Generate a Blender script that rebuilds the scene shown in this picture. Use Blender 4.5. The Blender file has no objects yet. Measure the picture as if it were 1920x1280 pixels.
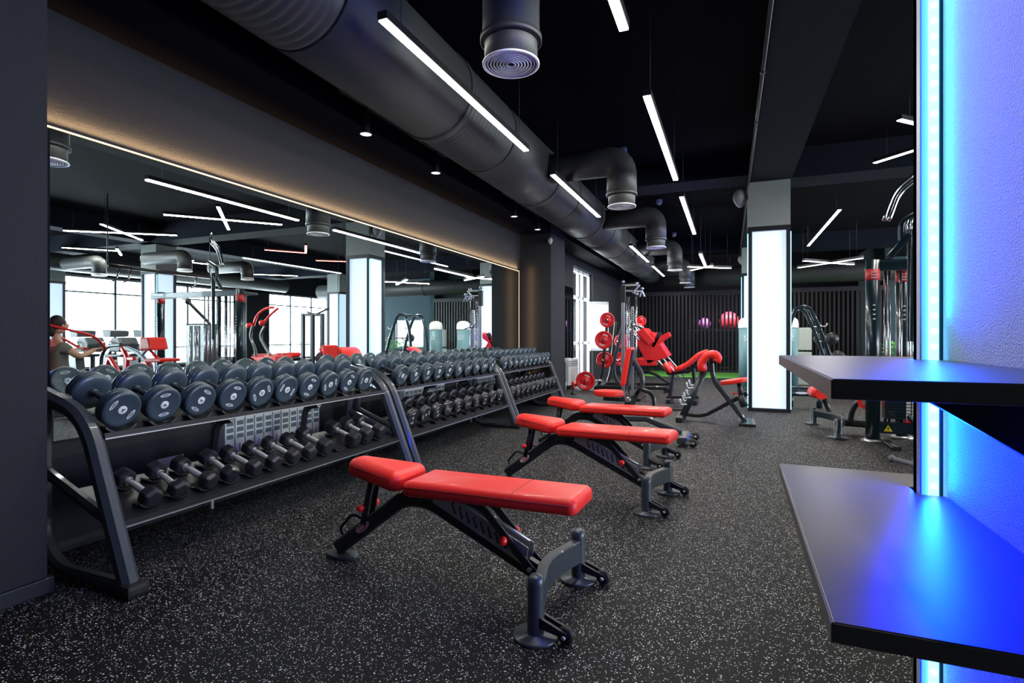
import bpy, bmesh, math, random
from mathutils import Vector, Matrix
random.seed(7)
R = math.radians
C = bpy.context.scene.collection
# ------------------------------------------------------------------ camera, world, exposure
YAW = 22.2
CH = 1.15
cam_d = bpy.data.cameras.new('camera'); cam = bpy.data.objects.new('camera', cam_d); C.objects.link(cam)
cam.location = (0, 0, CH); cam.rotation_euler = (R(90), 0, R(YAW))
cam_d.sensor_width = 36; cam_d.lens = 18.75; cam_d.shift_y = -10/1920; cam_d.clip_start = 0.02
bpy.context.scene.camera = cam
w = bpy.data.worlds.new('daylight'); bpy.context.scene.world = w; w.use_nodes = True
w.node_tree.nodes['Background'].inputs[0].default_value = (.86, .94, 1, 1)
w.node_tree.nodes['Background'].inputs[1].default_value = 2.6
vs = bpy.context.scene.view_settings
vs.view_transform = 'Standard'; vs.look = 'None'; vs.exposure = 0.55; vs.gamma = 1; vs.use_curve_mapping = False

def area(name, loc, rot, sx, sy, power, col=(1,1,1), spread=180):
    l = bpy.data.lights.new(name, 'AREA'); l.shape = 'RECTANGLE'; l.size = sx; l.size_y = sy
    l.energy = power; l.color = col; l.spread = R(spread)
    o = bpy.data.objects.new(name, l); C.objects.link(o); o.location = loc; o.rotation_euler = rot
    return o
XW = 12.3        # window wall
M_ = 3.29        # mirror wall distance
# daylight through the long window wall (facing -X) and the tall window on the left
area('window_daylight', (XW+.35, 3.2, 1.6), (0, R(90), 0), 2.9, 8.6, 950, (.86,.94,1))
area('window_daylight', (XW+.35, 12.9, 1.6), (0, R(90), 0), 2.9, 6.6, 750, (.86,.94,1))
area('window_daylight', (XW+.35, 19.9, 1.6), (0, R(90), 0), 2.9, 4.0, 420, (.86,.94,1))
area('window_daylight', (-M_-.45, 12.7, 1.4), (0, R(-90), 0), 2.6, 1.8, 130, (.9,.95,1))

S, K = math.sin(R(YAW)), math.cos(R(YAW))
def at(px, py, Y):                      # point at world depth Y seen at photo pixel
    u = (px-960)/1000; X = -Y*(S-K*u)/(K+S*u); d = -S*X+K*Y
    return Vector((X, Y, CH-(py-630)/1000*d))
def atx(px, py, X):
    u = (px-960)/1000; Y = -X*(K+S*u)/(S-K*u); d = -S*X+K*Y
    return Vector((X, Y, CH-(py-630)/1000*d))
def atz(px, py, z):
    d = (z-CH)*1000/(630-py); r = (px-960)/1000*d
    return Vector((r*K-d*S, d*K+r*S, z))
def flip(v): return Vector((-2*M_-v.x, v.y, v.z))
def atm(px, py, Y): return flip(at(px, py, Y))       # same, for things photographed in the mirror
def atmz(px, py, z): return flip(atz(px, py, z))
def atmx(px, py, X): return flip(atx(px, py, -2*M_-X))

# ------------------------------------------------------------------ materials
MATS = {}
def mat(name, col, rough=.5, metal=0, emit=None, es=1, bump=0, bscale=60, spec=.5, coat=0, var=0):
    if name in MATS: return MATS[name]
    m = bpy.data.materials.new(name); m.use_nodes = True; nt = m.node_tree; b = nt.nodes['Principled BSDF']
    b.inputs['Base Color'].default_value = (*col, 1); b.inputs['Roughness'].default_value = rough
    b.inputs['Metallic'].default_value = metal; b.inputs['Specular IOR Level'].default_value = spec
    b.inputs['Coat Weight'].default_value = coat
    if emit:
        b.inputs['Emission Color'].default_value = (*emit, 1); b.inputs['Emission Strength'].default_value = es
    if bump or var:
        tc = nt.nodes.new('ShaderNodeTexCoord'); n = nt.nodes.new('ShaderNodeTexNoise')
        n.inputs['Scale'].default_value = bscale; n.inputs['Detail'].default_value = 4
        nt.links.new(tc.outputs['Object'], n.inputs['Vector'])
        if bump:
            bp = nt.nodes.new('ShaderNodeBump'); bp.inputs['Strength'].default_value = bump; bp.inputs['Distance'].default_value = .01
            nt.links.new(n.outputs['Fac'], bp.inputs['Height']); nt.links.new(bp.outputs['Normal'], b.inputs['Normal'])
        if var:
            r = nt.nodes.new('ShaderNodeMixRGB'); r.blend_type = 'MULTIPLY'; r.inputs[0].default_value = var
            r.inputs[1].default_value = (*col, 1); nt.links.new(n.outputs['Fac'], r.inputs[2]); nt.links.new(r.outputs[0], b.inputs['Base Color'])
    MATS[name] = m; return m
def floor_mat():
    m = bpy.data.materials.new('speckled_rubber'); m.use_nodes = True; nt = m.node_tree; b = nt.nodes['Principled BSDF']
    g = nt.nodes.new('ShaderNodeNewGeometry'); L = nt.links.new
    def flecks(scale, lo, seed):
        mp = nt.nodes.new('ShaderNodeMapping'); mp.inputs['Location'].default_value = (seed, seed*2, 0); mp.inputs['Scale'].default_value = (1, 1, 0)
        L(g.outputs['Position'], mp.inputs['Vector'])
        v = nt.nodes.new('ShaderNodeTexVoronoi'); v.inputs['Scale'].default_value = scale; L(mp.outputs[0], v.inputs['Vector'])
        wn = nt.nodes.new('ShaderNodeSeparateColor'); L(v.outputs['Color'], wn.inputs[0])
        a = nt.nodes.new('ShaderNodeMath'); a.operation = 'GREATER_THAN'; a.inputs[1].default_value = lo; L(wn.outputs[0], a.inputs[0])
        c = nt.nodes.new('ShaderNodeMath'); c.operation = 'LESS_THAN'; c.inputs[1].default_value = .33; L(v.outputs['Distance'], c.inputs[0])
        d = nt.nodes.new('ShaderNodeMath'); d.operation = 'MULTIPLY'; L(a.outputs[0], d.inputs[0]); L(c.outputs[0], d.inputs[1])
        return d
    f1 = flecks(190, .80, 0); f2 = flecks(115, .87, 5)
    mx = nt.nodes.new('ShaderNodeMath'); mx.operation = 'MAXIMUM'; L(f1.outputs[0], mx.inputs[0]); L(f2.outputs[0], mx.inputs[1])
    mix = nt.nodes.new('ShaderNodeMixRGB'); mix.inputs[1].default_value = (.006, .006, .006, 1); mix.inputs[2].default_value = (.85, .85, .84, 1)
    L(mx.outputs[0], mix.inputs[0]); L(mix.outputs[0], b.inputs['Base Color'])
    b.inputs['Roughness'].default_value = .6; b.inputs['Specular IOR Level'].default_value = .13
    n = nt.nodes.new('ShaderNodeTexNoise'); n.inputs['Scale'].default_value = 160; L(g.outputs['Position'], n.inputs['Vector'])
    bp = nt.nodes.new('ShaderNodeBump'); bp.inputs['Strength'].default_value = .25; bp.inputs['Distance'].default_value = .003
    L(n.outputs['Fac'], bp.inputs['Height']); L(bp.outputs['Normal'], b.inputs['Normal'])
    return m
FLOOR = floor_mat()
CEIL = mat('black_ceiling_paint', (.0035,.0038,.007), .9, bump=.3, bscale=12, spec=.1)
BEAM = mat('dark_blue_beam_paint', (.009,.012,.022), .85, spec=.15, bump=.3, bscale=40)
WALL = mat('charcoal_plaster', (.026,.027,.03), .85, spec=.2, bump=.35, bscale=120)
PLAST = mat('grey_plaster', (.3,.33,.32), .85, bump=.5, bscale=150)
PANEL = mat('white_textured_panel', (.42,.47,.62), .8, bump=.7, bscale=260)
GLOWPANEL = mat('emissive_textured_panel', (.7,.75,.85), .6, emit=(.62,.78,1), es=.62, bump=.4, bscale=110)  # even emission in the material stands in for LED light on the panel
FRAME = mat('column_frame_metal', (.02,.022,.03), .4, .3)
CHAN = mat('led_channel_metal', (.55,.6,.75), .45)
LED = mat('cyan_white_led', (.8,1,1), .5, emit=(.14,.7,.95), es=3)
LEDDOT = mat('led_diode', (1,1,1), .5, emit=(.8,1,1), es=4)
LEDWARM = mat('warm_led_strip', (1,.8,.5), .5, emit=(1,.66,.33), es=.9)
TUBE = mat('white_lamp_diffuser', (1,1,1), .5, emit=(1,.98,.93), es=9)
TUBER = mat('red_lamp_diffuser', (1,.2,.15), .5, emit=(1,.12,.1), es=2.5)
FIX = mat('black_fixture', (.01,.01,.01), .5)
DUCT = mat('black_duct_metal', (.055,.057,.057), .5, .25)
GRILL = mat('grey_grille_metal', (.85,.85,.88), .45)
BLK = mat('black_powder_coat', (.014,.015,.017), .38, .1, coat=.15)
GRAPH = mat('graphite_powder_coat', (.045,.055,.064), .4, .25, coat=.2)
RUB = mat('dumbbell_rubber', (.036,.058,.074), .38, coat=.25, spec=.6)
RUBH = mat('hex_rubber', (.018,.019,.024), .36, coat=.3)
HANDLE = mat('knurled_steel', (.75,.75,.75), .42, .7)
RUBF = mat('black_rubber_foot', (.008,.008,.008), .6)
CHROME = mat('chrome', (.75,.76,.78), .15, 1)
STEEL = mat('brushed_steel', (.5,.52,.54), .35, .9)
GALV = mat('zinc_plate', (.42,.43,.42), .45, .6)
VINYL = mat('red_vinyl', (.95,.03,.02), .42, spec=.35, coat=.08, bump=.05, bscale=300)
REDM = mat('red_paint', (.85,.018,.018), .35, .1, coat=.3)
SEAM = mat('dark_red_seam', (.16,.008,.01), .6)
WHITE = mat('white_print', (.75,.76,.75), .5)
REDP = mat('red_print', (.7,.05,.06), .5)
RADM = mat('radiator_enamel', (.62,.64,.6), .4)
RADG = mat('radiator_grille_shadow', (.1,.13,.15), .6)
WFR = mat('window_frame_white', (.7,.72,.72), .45)
WFD = mat('window_frame_dark', (.1,.11,.13), .45)
SHELF = mat('brown_grey_laminate', (.06,.052,.052), .36, bump=.04, bscale=500, var=0)
SHEDGE = mat('laminate_edge', (.1,.095,.1), .45)
TURF = mat('green_turf', (.16,.5,.06), .9, bump=.6, bscale=300)
LEAF = mat('green_leaf', (.12,.45,.05), .6)
SKIN = mat('skin', (.62,.36,.25), .55)
HAIR = mat('dark_hair', (.02,.012,.01), .6)
CLOTH = mat('grey_tshirt', (.19,.18,.16), .9)
CLOTHW = mat('white_collar_cloth', (.7,.7,.7), .9)
NAVY = mat('navy_trousers', (.012,.02,.045), .85)
TEAL = mat('teal_shroud', (.1,.2,.23), .5)
CAPW = mat('white_cap_plastic', (.75,.76,.72), .4)
POST = mat('dark_teal_post_paint', (.008,.024,.036), .3, .2, coat=.4)
GREYV = mat('grey_vinyl', (.09,.1,.11), .5)
BALLR = mat('pink_red_ball', (.95,.05,.09), .4, emit=None)
BALLP = mat('purple_ball', (.35,.1,.4), .4)
SLAT = mat('dark_slat', (.012,.013,.014), .35, .1)
YEL = mat('yellow_sticker', (.9,.7,.03), .5)
def mirror_mat():
    m = bpy.data.materials.new('mirror_silver'); m.use_nodes = True; b = m.node_tree.nodes['Principled BSDF']
    b.inputs['Base Color'].default_value = (.8,.88,.88,1); b.inputs['Metallic'].default_value = 1; b.inputs['Roughness'].default_value = 0.0
    return m
MIRROR = mirror_mat()
def glass_mat():
    m = bpy.data.materials.new('window_glass'); m.use_nodes = True; nt = m.node_tree; nt.nodes.remove(nt.nodes['Principled BSDF'])
    t = nt.nodes.new('ShaderNodeBsdfTransparent'); t.inputs[0].default_value = (.96,.98,.98,1); g = nt.nodes.new('ShaderNodeBsdfGlossy'); g.inputs['Roughness'].default_value = .02
    x = nt.nodes.new('ShaderNodeMixShader'); x.inputs[0].default_value = .06; nt.links.new(t.outputs[0], x.inputs[1]); nt.links.new(g.outputs[0], x.inputs[2])
    nt.links.new(x.outputs[0], nt.nodes['Material Output'].inputs[0]); return m
GLASS = glass_mat()

# ------------------------------------------------------------------ mesh kit
def V(*a): return Vector(a)
class MB:
    def __init__(s): s.bm = bmesh.new(); s.mi = 0
    def _tag(s, geomfaces):
        for f in geomfaces: f.material_index = s.mi
    def hull(s, vs, faces, smooth=False):
        bv = [s.bm.verts.new(v) for v in vs]; out = []
        for f in faces:
            try: q = s.bm.faces.new([bv[i] for i in f]); q.material_index = s.mi; q.smooth = smooth; out.append(q)
            except ValueError: pass
        return bv
    def box(s, c, sz, rot=None, bev=0):
        c = Vector(c); t = bmesh.new(); bmesh.ops.create_cube(t, size=1)
        for v in t.verts: v.co = Vector((v.co.x*sz[0], v.co.y*sz[1], v.co.z*sz[2]))
        if bev: bmesh.ops.bevel(t, geom=t.edges[:], offset=bev, segments=2, affect='EDGES', profile=.6)
        for v in t.verts:
            if rot is not None: v.co = rot @ v.co
            v.co += c
        s.merge(t, smooth=False); return s
    def merge(s, t, smooth=False):
        t.verts.index_update(); mp = [s.bm.verts.new(v.co) for v in t.verts]
        for f in t.faces:
            try: q = s.bm.faces.new([mp[v.index] for v in f.verts])
            except ValueError: continue
            q.material_index = s.mi; q.smooth = smooth or f.smooth
        t.free()
    def b2(s, a, b, bev=0):
        a = Vector(a); b = Vector(b); return s.box((a+b)/2, [abs(b[i]-a[i]) for i in range(3)], bev=bev)
    def sweep(s, pts, prof, n=None, cap=True, smooth=True, closed=False, sharp=False):
        # prof: list of (side, up); n: fixed side vector for planar paths
        pts = [Vector(p) for p in pts]; N = len(pts); rings = []
        pn = None
        for i in range(N):
            if closed: t0 = (pts[i]-pts[i-1]).normalized(); t1 = (pts[(i+1)%N]-pts[i]).normalized()
            else:
                t0 = (pts[i]-pts[i-1]).normalized() if i else (pts[1]-pts[0]).normalized()
                t1 = (pts[i+1]-pts[i]).normalized() if i < N-1 else t0
            t = (t0+t1)
            t = t.normalized() if t.length > 1e-6 else t1
            if n is not None: side = Vector(n).normalized(); side = (side-t*side.dot(t)).normalized()
            else:
                if pn is None:
                    side = t.cross(Vector((0,0,1)))
                    if side.length < .05: side = t.cross(Vector((0,1,0)))
                    side.normalize()
                else: side = (pn-t*pn.dot(t)).normalized()
                pn = side
            up = side.cross(t)
            k = 1/max(.5, math.sqrt(max(.01, (1+t0.dot(t1))/2)))
            if n is not None: rings.append([s.bm.verts.new(pts[i]+side*a+up*b*k) for a, b in prof])
            else: rings.append([s.bm.verts.new(pts[i]+side*a+up*b) for a, b in prof])
        P = len(prof)
        for i in range(N if closed else N-1):
            A, B = rings[i], rings[(i+1)%N]
            for j in range(P):
                f = s.bm.faces.new((A[j], A[(j+1)%P], B[(j+1)%P], B[j])); f.material_index = s.mi; f.smooth = smooth
                if sharp and j % 2 == 0:
                    for e in f.edges:
                        if (e.verts[0] in A) != (e.verts[1] in A): e.smooth = False
        if cap and not closed:
            for r in (rings[0][::-1], rings[-1]):
                f = s.bm.faces.new(r); f.material_index = s.mi
                if sharp:
                    for e in f.edges: e.smooth = False
        return s
    def tube(s, pts, r, seg=10, closed=False, n=None):
        return s.sweep(pts, [(r*math.cos(2*math.pi*i/seg), r*math.sin(2*math.pi*i/seg)) for i in range(seg)], n, closed=closed)
    def bar(s, pts, w, h, n, rd=.25):     # rounded rectangular tube; w along n, h in plane
        c = min(w, h)*rd; a, b = w/2, h/2
        return s.sweep(pts, [(a-c,-b),(a,-b+c),(a,b-c),(a-c,b),(-a+c,b),(-a,b-c),(-a,-b+c),(-a+c,-b)], n, sharp=True)
    def cyl(s, a, b, r, seg=20, r2=None):
        a, b = Vector(a), Vector(b); r2 = r if r2 is None else r2
        d = (b-a).normalized(); x = d.orthogonal().normalized(); y = d.cross(x)
        A = [s.bm.verts.new(a+(x*math.cos(q)+y*math.sin(q))*r) for q in [2*math.pi*i/seg for i in range(seg)]]
        B = [s.bm.verts.new(b+(x*math.cos(q)+y*math.sin(q))*r2) for q in [2*math.pi*i/seg for i in range(seg)]]
        for i in range(seg):
            f = s.bm.faces.new((A[i], A[(i+1)%seg], B[(i+1)%seg], B[i])); f.smooth = True; f.material_index = s.mi
        for q in (A[::-1], B): f = s.bm.faces.new(q); f.material_index = s.mi
        return s
    def lathe(s, prof, o=(0,0,0), ax=(0,0,1), seg=32, smooth=True):       # prof (r, h) along ax
        o = Vector(o); d = Vector(ax).normalized(); x = d.orthogonal().normalized(); y = d.cross(x); rings = []
        for r, h in prof:
            if r < 1e-5: rings.append([s.bm.verts.new(o+d*h)])
            else: rings.append([s.bm.verts.new(o+d*h+(x*math.cos(q)+y*math.sin(q))*r) for q in [2*math.pi*i/seg for i in range(seg)]])
        for A, B in zip(rings, rings[1:]):
            for i in range(seg):
                a = A[i%len(A)], A[(i+1)%len(A)]; b = B[(i+1)%len(B)], B[i%len(B)]
                vs = []
                for v in (a[0], a[1], b[0], b[1]):
                    if v not in vs: vs.append(v)
                if len(vs) > 2:
                    f = s.bm.faces.new(vs); f.smooth = smooth; f.material_index = s.mi
        return s
    def prism(s, poly, d, bev=0):          # poly: 3D points in a plane, d: extrusion vector
        t = bmesh.new(); d = Vector(d); A = [t.verts.new(Vector(p)) for p in poly]; B = [t.verts.new(Vector(p)+d) for p in poly]
        n = len(A); t.faces.new(A[::-1]); t.faces.new(B)
        for i in range(n): t.faces.new((A[i], A[(i+1)%n], B[(i+1)%n], B[i]))
        bmesh.ops.recalc_face_normals(t, faces=t.faces)
        if bev: bmesh.ops.bevel(t, geom=t.edges[:], offset=bev, segments=2, affect='EDGES', profile=.6)
        s.merge(t); return s
    def ball(s, c, r, sc=(1,1,1), seg=16):
        t = bmesh.new(); bmesh.ops.create_uvsphere(t, u_segments=seg, v_segments=seg//2+2, radius=r)
        for v in t.verts: v.co = Vector((v.co.x*sc[0], v.co.y*sc[1], v.co.z*sc[2]))+Vector(c)
        s.merge(t, True); return s
    def build(s, name, mats, parent=None, sub=0, world=True, auto=True):
        me = bpy.data.meshes.new(name); bmesh.ops.recalc_face_normals(s.bm, faces=s.bm.faces[:])
        if parent is not None and world: bmesh.ops.transform(s.bm, matrix=wm(parent).inverted(), verts=s.bm.verts[:])
        s.bm.to_mesh(me); s.bm.free(); o = bpy.data.objects.new(name, me); C.objects.link(o)
        for m in (mats if isinstance(mats, (list, tuple)) else [mats]): me.materials.append(m)
        if parent is not None: o.parent = parent
        if sub:
            k = o.modifiers.new('sub', 'SUBSURF'); k.levels = sub; k.render_levels = sub
            for p in me.polygons: p.use_smooth = True
        return o
def wm(o):
    m = Matrix.LocRotScale(o.location, o.rotation_euler, None)
    return wm(o.parent) @ m if o.parent else m
def thing(name, label, cat, loc=(0,0,0), rz=0, group=None):
    o = bpy.data.objects.new(name, None); o.empty_display_size = .1; C.objects.link(o)
    o.location = loc; o.rotation_euler = (0,0,rz); o['label'] = label; o['category'] = cat
    if group: o['group'] = group
    return o
def tag(o, label, cat, group=None, kind=None):
    o['label'] = label; o['category'] = cat
    if group: o['group'] = group
    if kind: o['kind'] = kind
    return o
def struct(name, mb, m, parent=None):
    o = mb.build(name, m, parent)
    if parent is None: o['kind'] = 'structure'
    return o
def copy_tree(o, parent=None):
    c = o.copy(); C.objects.link(c)
    if parent is not None: c.parent = parent
    for ch in list(KIDS.get(o.name, [])) or [x for x in C.objects if x.parent == o]: copy_tree(ch, c)
    return c
KIDS = {}
def fil(pts, r, seg=6):                    # round the corners of a polyline
    pts = [Vector(p) for p in pts]; out = [pts[0]]
    for i in range(1, len(pts)-1):
        a, b, c = pts[i-1], pts[i], pts[i+1]; rr = min(r, (a-b).length*.48, (c-b).length*.48)
        p, q = b+(a-b).normalized()*rr, b+(c-b).normalized()*rr
        for k in range(seg+1):
            t = k/seg; out.append(p*(1-t)**2+b*2*t*(1-t)+q*t*t)
    out.append(pts[-1]); return out
def rodrot(ax, ang): return Matrix.Rotation(R(ang), 3, ax)
def pad_mb(L, Wd, T, w2=None, bev=.03):    # upholstered pad: length along x (0..L), width y, thickness z, tapering to w2
    w2 = Wd if w2 is None else w2; mb = MB(); c = bev+.004
    cor = [(L-c, w2/2-c, 0), (c, Wd/2-c, 90), (c, -Wd/2+c, 180), (L-c, -w2/2+c, 270)]
    lay = [(0,.014),(.006,.004),(.016,0),(.6*T,0),(.74*T,.1*c),(.86*T,.3*c),(.95*T,.58*c),(T,.93*c)]; rings = []
    for z, ins in lay:
        rings.append([mb.bm.verts.new(V(x+(c-ins)*math.cos(R(a0+15*k)), y+(c-ins)*math.sin(R(a0+15*k)), z)) for x, y, a0 in cor for k in range(7)])
    n = len(rings[0])
    for A, B in zip(rings, rings[1:]):
        for i in range(n): f = mb.bm.faces.new((A[i], A[(i+1)%n], B[(i+1)%n], B[i])); f.smooth = True
    mb.bm.faces.new(rings[0][::-1]); f = mb.bm.faces.new(rings[-1]); f.smooth = True
    return mb
def text_mesh(name, txt, size, m, parent, loc, rot, ext=.0008):
    cu = bpy.data.curves.new(name, 'FONT'); cu.body = txt; cu.size = size; cu.extrude = ext; cu.align_x = 'CENTER'; cu.align_y = 'CENTER'
    o = bpy.data.objects.new(name, cu); C.objects.link(o); dg = bpy.context.evaluated_depsgraph_get()
    me = bpy.data.meshes.new_from_object(o.evaluated_get(dg)); bpy.data.objects.remove(o)
    me.materials.clear(); me.materials.append(m); q = bpy.data.objects.new(name, me); C.objects.link(q)
    q.parent = parent; q.location = loc; q.rotation_euler = rot; return q
X_, Y_, Z_ = V(1,0,0), V(0,1,0), V(0,0,1)

# ------------------------------------------------------------------ the room
H = 3.95
P1X, P2X = -2.84, -2.74
mb = MB(); mb.b2((-M_-.6,-3,-.1), (XW+.5,23,0)); struct('floor', mb, FLOOR)
mb = MB(); mb.b2((-M_-.6,-3,H), (XW+.5,23,H+.1)); struct('ceiling', mb, CEIL)
WY0, WY1 = 11.76, 13.65                   # tall window on the left wall
mb = MB()
mb.b2((-M_-.6,-3,0), (-M_,WY0,H)); mb.b2((-M_-.6,WY1,0), (-M_,23,H))
mb.b2((-M_-.6,WY0,2.76), (-M_,WY1,H)); mb.b2((-M_-.6,WY0,0), (-M_,WY1,.08))
struct('wall_left', mb, WALL)
mb = MB(); mb.b2((-M_,-3,0), (P1X,1.43,H)); struct('wall_left_pier', mb, WALL)
mb = MB(); mb.b2((-M_,8.42,0), (P2X,9.22,H)); struct('wall_left_pier', mb, WALL)
mb = MB(); mb.b2((-M_,1.43,2.86), (-2.78,8.42,H)); mb.b2((-M_,9.22,2.95), (-2.78,18,H)); struct('trim_1', mb, CEIL)
mb = MB(); mb.b2((P1X,-2,0), (P1X+.02,1.445,.07), bev=.004); mb.b2((-M_+.0,1.43,0), (P1X+.02,1.448,.07), bev=.004); struct('baseboard_left', mb, FRAME)
mb = MB(); mb.b2((-M_-.6,-3.2,0), (XW+.5,-3,H)); struct('wall_rear', mb, WALL)
mb = MB(); mb.b2((-M_-.6,21.5,0), (4.1,21.7,H)); struct('wall_far', mb, CEIL)
BY = 22.5; mb = MB(); mb.b2((4.3,BY,0), (7.3,BY+.3,H)); mb.b2((9.0,BY,0), (XW+.5,BY+.3,H)); mb.b2((7.3,BY,0), (9.0,BY+.3,.6)); mb.b2((7.3,BY,1.95), (9.0,BY+.3,H)); mb.b2((4.1,18.1,0), (4.3,BY,H))
struct('wall_back', mb, mat('teal_wall_paint', (.05,.09,.11), .8, bump=.3, bscale=100))
mb = MB(); fr = []
mb.b2((7.3,BY+.05,.6), (9,BY+.1,.66)); mb.b2((7.3,BY+.05,1.89), (9,BY+.1,1.95)); mb.b2((7.3,BY+.05,.6), (7.36,BY+.1,1.95)); mb.b2((8.94,BY+.05,.6), (9,BY+.1,1.95)); mb.b2((8.1,BY+.05,.6), (8.16,BY+.1,1.95))
wn = struct('window_1', mb, WFR)
g = MB(); g.b2((7.36,BY+.07,.66), (8.94,BY+.076,1.89)); g.build('pane', GLASS, wn)
# right wall: window bays between columns
mb = MB(); mb.b2((XW,-3,3.05), (XW+.5,23,H)); mb.b2((XW,-3,0), (XW+.5,23,.12))
for y in (-3, 7.7, 16.6, 21.8): mb.b2((XW,y,0), (XW+.5,y+1.2,H))
struct('wall_right', mb, WALL)
for k, (y0, y1) in enumerate(((-1.8,7.7),(8.9,16.6),(17.8,21.8))):
    mb = MB(); n = 4 if k == 0 else 3
    for i in range(n+1):
        y = y0+(y1-y0)*i/n; mb.b2((XW+.1,y-.035,.12), (XW+.16,y+.035,3.05))
    for z in (.15, .75, 2.55, 3.03): mb.b2((XW+.1,y0,z-.025), (XW+.16,y1,z+.025))
    wn = struct('window_%d' % (k+2), mb, WFD)
    for i in range(n):
        a, b = y0+(y1-y0)*i/n, y0+(y1-y0)*(i+1)/n
        g = MB(); g.b2((XW+.125,a+.035,.15), (XW+.13,b-.035,3.0)); g.build('pane', GLASS, wn)
# tall left window with the casement standing open
mb = MB(); x = -M_-.12
for y in (WY0+.03, WY0+.8, WY0+1.2, WY1-.03): mb.b2((x-.03,y-.035,.08), (x+.03,y+.035,2.76))
for z in (.12, .98, 2.08, 2.72): mb.b2((x-.03,WY0,z-.035), (x+.03,WY1,z+.035))
wn = struct('window_5', mb, WFR)
g = MB(); g.b2((x-.003,WY0,.1), (x+.003,WY1,2.74)); g.build('pane', GLASS, wn)
sa = MB(); hx, hy = -M_+.02, WY1-.1
ang = R(-68); dv = V(math.cos(ang), math.sin(ang), 0)
p0 = at(1107,558,13.3); p1 = at(1141,558,13.6)
p0.z = 0; p1.z = 0; z0, z1 = .78, 2.03; dv = (p1-p0); nn = V(-dv.y, dv.x, 0).normalized()
for a, b in ((0,.12),(.88,1)): sa.prism([p0+dv*a+Z_*z0, p0+dv*b+Z_*z0, p0+dv*b+Z_*z1, p0+dv*a+Z_*z1], nn*.05)
for a, b in ((z0,z0+.08),(z1-.08,z1)): sa.prism([p0+Z_*a, p0+dv+Z_*a, p0+dv+Z_*b, p0+Z_*b], nn*.05)
so = sa.build('sash', WFR, wn)
g = MB(); g.prism([p0+dv*.1+Z_*z0, p0+dv*.9+Z_*z0, p0+dv*.9+Z_*z1, p0+dv*.1+Z_*z1], nn*.005); g.build('pane', mat('frosted_pane', (.85,.88,.9), .3), so)
# beams
mb = MB(); mb.b2((.3,-3,3.51), (.86,18,H)); struct('trim_2', mb, BEAM)
for k, y in enumerate((1.05, 8.95, 16.4)):
    mb = MB(); mb.b2((.86,y,3.51), (XW,y+.6,H)); struct('trim_%d' % (3+2*k), mb, BEAM)
    mb = MB(); mb.b2((-2.78,y,3.62), (.3,y+.6,H)); struct('trim_%d' % (4+2*k), mb, BEAM)
mb = MB(); mb.b2((6.9,-3,3.51), (7.4,18,H)); struct('trim_9', mb, BEAM)
# surface conduit run along the lengthways beam
mb = MB(); mb.tube([(.27,-2,3.49), (.27,17.6,3.49)], .018, 8)
for y in (2.2,3.1,4,5.2,6.4,7.6,9.5,11): mb.lathe([(.026,-.02),(.026,.02)], (.27,y,3.49), (0,1,0), 10)
tag(mb.build('conduit', GRAPH), 'thin conduit pipe running along the edge of the lengthways ceiling beam', 'pipe')

# ------------------------------------------------------------------ mirror
ms = [(1.66,3.87),(3.87,6.1),(6.1,8.34)]
for k, (a, b) in enumerate(ms):
    mb = MB(); mb.b2((-M_-.0,a+.003,.6), (-M_+.012,b-.003,2.235)); o = mb.build('wall_mirror', [MIRROR])
    tag(o, ['tall wall mirror panel nearest the camera above the first dumbbell rack', 'middle wall mirror panel above the dumbbell racks', 'farthest wall mirror panel beside the grey pier'][k], 'mirror')
mb = MB(); mb.b2((-M_,9.3,.6), (-M_+.012,11.7,2.235)); tag(mb.build('wall_mirror', MIRROR), 'narrow strip of wall mirror between the grey pier and the tall window', 'mirror')
mb = MB(); mb.b2((-M_+.001,1.5,2.238), (-M_+.012,8.34,2.246)); tag(mb.build('led_strip', LEDWARM), 'warm golden LED strip along the top of the long mirror', 'led strip')
mb = MB(); mb.b2((-M_+.001,8.344,.6), (-M_+.014,8.35,2.246)); tag(mb.build('led_strip', LEDWARM), 'warm vertical LED strip down the far edge of the long mirror', 'led strip')
area('cove_glow', (-M_+.03, 4.9, 2.262), (0, R(180-30), 0), .02, 6.8, 16, (1,.62,.28), 100)
area('cove_glow', (-M_+.2, 8.33, 1.3), (R(90), 0, 0), .05, 2.0, 1.6, (1,.5,.2), 160)

# ------------------------------------------------------------------ columns with LED corners
def column(x0, y0, label, sx=.58, sy=.55, lit=True, leds=True, top=2.776):
    t = thing('column', label, 'column', (x0+sx/2, y0+sy/2, 0), 0); x1, y1 = x0+sx, y0+sy
    mb = MB(); mb.b2((x0+.05,y0+.05,.04), (x1-.05,y1-.05,top), bev=.0); mb.build('panel', GLOWPANEL if lit else PANEL, t)
    mb = MB(); mb.b2((x0,y0,top+.05), (x1,y1,3.51)); mb.build('cap_box', PLAST, t)
    mb = MB()
    mb.b2((x0-.005,y0-.005,top-.02), (x1+.005,y1+.005,top+.05)); mb.b2((x0-.005,y0-.005,0), (x1+.005,y1+.005,.05))
    for x, sxn in ((x0,1),(x1,-1)):
        for y, syn in ((y0,1),(y1,-1)):
            mb.b2((x,y,0), (x+sxn*.055,y+syn*.055,top))
    mb.build('frame', FRAME, t)
    for x, sg in ((x0,-1),(x1,1)):
        if not leds: break
        mb = MB(); mb.b2((x+sg*.012,y0+.015,.05), (x,y0+.03,top-.05)); mb.build('led_strip', LED, t)
    return t
column(.265, 8.98, 'square column with white LED-lit panel between the far benches and the machines')
area('column_glow', (.2, 9.2, 1.5), (0, R(90), 0), 2.4, .1, 16, (.01,.07,1))
column(.3, 15.5, 'second lit square column half hidden behind the nearer lit column')
area('column_glow', (.2, 15.4, 1.5), (0, R(90), 0), 2.4, .1, 12, (.02,.1,1))
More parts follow.
